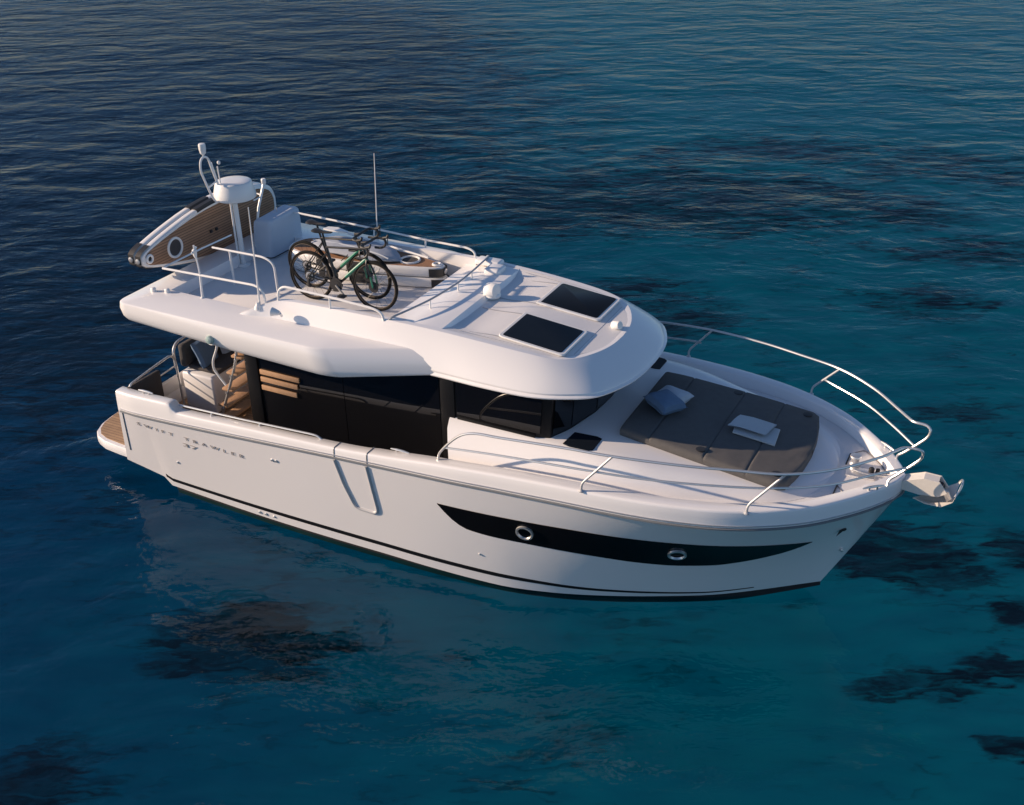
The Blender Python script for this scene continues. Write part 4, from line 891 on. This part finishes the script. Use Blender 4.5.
# ------------------------------------------------------------------ bicycles
def bicycle(label, loc, rot, tyre_tan, steer=0.):
    o = thing('bicycle', label, 'bicycle', loc, rot, 'bicycles on the flybridge', world=False)
    R = .318; RH = Vector((-.42, 0, R)); FH = Vector((.50, 0, R)); BB = Vector((-.035, 0, .265))
    HT = Vector((.365, 0, .79)); HB = Vector((.405, 0, .655)); ST = Vector((-.165, 0, .72)); SAD = Vector((-.205, 0, .885))
    b = MB(); b.tube([HT, HB], .019, 9); b.tube([HT-Vector((0, 0, .02)), ST], .014, 9); b.tube([BB, ST], .017, 9); b.lathe([(.022, -.035), (.022, .035)], BB, 12, (0, 1, 0))
    for s in (-1, 1):
        b.tube([BB+Vector((0, s*.03, 0)), RH+Vector((0, s*.062, 0))], .009, 7); b.tube([ST+Vector((.01, s*.02, -.06)), RH+Vector((0, s*.062, 0))], .0075, 7)
    b.build('frame', BIKE, o)
    b = MB(); b.tube([HB, BB+(HB-BB)*.28], .0235, 10); b.build('down_tube', GREEN, o)
    b = MB(); b.tube([BB, BB+(HB-BB)*.29], .023, 10); b.build('bottom_bracket_shell', BIKE, o)
    fk = MB(); fk.tube([HT+Vector((-.012, 0, .05)), HB], .014, 8)
    for s in (-1, 1): fk.tube(spl([HB+Vector((0, s*.012, -.01)), HB+Vector((.015, s*.045, -.08)), FH+Vector((-.03, s*.052, .13)), FH+Vector((0, s*.052, 0))], 4), .011, 7)
    fk = fk.build('fork', BIKE, o)
    for s in (-1, 1):
        b = MB(); b.tube([FH+Vector((-.028, s*.053, .13)), FH+Vector((0, s*.053, -.005))], .0125, 7); b.build('fork_tip', GREEN, fk)
    for c in (RH, FH):
        w = MB(); ring = lambda rr, n=40: [c+Vector((rr*math.cos(2*math.pi*k/n), 0, rr*math.sin(2*math.pi*k/n))) for k in range(n)]
        w.lathe([(.012, -.06), (.022, -.05), (.016, -.02), (.016, .02), (.022, .05), (.012, .06)], c, 12, (0, 1, 0))
        w = w.build('wheel', BIKE, o)
        t = MB(); t.tube(ring(R-.018), .020, 8, True); t.build('tyre', TYRE, w)
        t = MB()
        for s in (-1, 1):
            t.tube([p+Vector((0, s*.013, 0)) for p in ring(R-.036)], .0045, 5, True)
        t.build('rim', TAN if tyre_tan else BIKE, w)
        t = MB()
        for k in range(20):
            a = 2*math.pi*k/20; s = 1 if k % 2 else -1
            t.tube([c+Vector((.02*math.cos(a+.9*s), s*.045, .02*math.sin(a+.9*s))), c+Vector(((R-.04)*math.cos(a), 0, (R-.04)*math.sin(a)))], .0016, 4)
        t.build('spokes', BIKE, w)
        t = MB(); t.lathe([(.07, -.042), (.07, -.039)], c, 24, (0, 1, 0)); t.build('brake_disc', BLACK, w)
    b = MB(); b.lathe([(.02, .028), (.055, .03), (.05, .045), (.02, .06)][:2]+[(.055, .036), (.02, .038)], RH+Vector((0, -.075, 0)), 20, (0, 1, 0)); b.build('cassette', ALU, o)
    b = MB(); b.box(RH+Vector((-.02, -.085, -.13)), RH+Vector((.02, -.06, -.02)), .008); b.lathe([(.025, 0), (.025, .008)], RH+Vector((.015, -.07, -.11)), 10, (0, 1, 0)); b.build('derailleur', BLACK, o)
    cr = MB(); cr.lathe([(.09, -.003), (.09, .003)], BB+Vector((0, -.045, 0)), 28, (0, 1, 0)); cr.lathe([(.06, -.006), (.06, .006)], BB+Vector((0, -.045, 0)), 20, (0, 1, 0)); cr = cr.build('chainring', BLACK, o)
    cd = Vector((.12, 0, -.105))
    for s in (-1, 1):
        p = BB+cd*(1 if s < 0 else -1); b = MB(); b.tube([BB+Vector((0, s*.055, 0)), p+Vector((0, s*.07, 0))], [.014, .011], 8); b.build('crank', SHOE if s < 0 else BLACK, cr)
        b = MB(); b.box(p+Vector((-.05, s*.115-.04, -.014)), p+Vector((.05, s*.115+.04, .014)), .008); b.build('pedal', BLACK, cr)
    b = MB(); ch = [BB+Vector((0, -.045, .09)), RH+Vector((0, -.06, .045)), RH+Vector((-.03, -.06, -.02)), RH+Vector((.0, -.06, -.11)), BB+Vector((0, -.045, -.09)), BB+Vector((.075, -.045, -.05)), BB+Vector((.09, -.045, 0)), BB+Vector((.06, -.045, .07))]; b.tube(rnd(ch+[ch[0]], .03), .005, 5); b.build('chain', BLACK, o)
    b = MB(); b.tube([ST-Vector((.0, 0, .02)), SAD], .013, 9); b.build('seat_post', BIKE, o)
    b = MB(); rows = []
    for x, w, h in ((-.13, .055, .025), (-.12, .07, .035), (-.07, .068, .04), (-.02, .04, .035), (.05, .024, .03), (.12, .018, .024), (.14, .010, .012)):
        rows.append([SAD+Vector((x, w*math.cos(a), .02+h*.5*math.sin(a)+.012*(x/.13)**2)) for a in [2*math.pi*k/12 for k in range(12)]])
    b.grid(rows, True); b.ngon(rows[0]); b.ngon(rows[-1]); b.build('saddle', BLACK, o, 60)
    hb = MB(); ctr = HT+Vector((-.015, 0, .06)); stem = ctr+Vector((.085, 0, .015))
    hb.tube([ctr, stem], .016, 8)
    for s in (-1, 1):
        hb.tube(rnd([stem, stem+Vector((0, s*.17, 0)), stem+Vector((.03, s*.195, 0)), stem+Vector((.115, s*.20, -.005)), stem+Vector((.125, s*.205, -.075)), stem+Vector((.06, s*.21, -.13)), stem+Vector((-.04, s*.215, -.135))], .045), .0155, 8)
    hb = hb.build('handlebar', BLACK, o)
    for s in (-1, 1):
        b = MB(); p = stem+Vector((.125, s*.20, .005)); b.tube([p+Vector((-.04, 0, .0)), p+Vector((.02, 0, .015)), p+Vector((.035, 0, .05))], [.016, .018, .012], 8); b.tube([p+Vector((.02, s*.012, .0)), p+Vector((.015, s*.015, -.09))], .006, 5); b.build('brake_lever', BLACK, hb)
    b = MB(); bt = BB.lerp(HB, .52)+Vector((-.045, 0, .03)); dd = (HB-BB).normalized(); b.tube([bt-dd*.07, bt+dd*.08], .006, 6); b.build('bottle_cage', BLACK, o)
    return o
bicycle('nearer black road bicycle with green down tube, standing on the flybridge by the starboard rail', (3.79, -.28, FLOOR), (math.radians(-2), 0, math.radians(2)), True)
bicycle('farther black and green road bicycle, half hidden behind the nearer one beside the boards', (3.54, .02, FLOOR), (math.radians(3), 0, math.radians(0)), True)
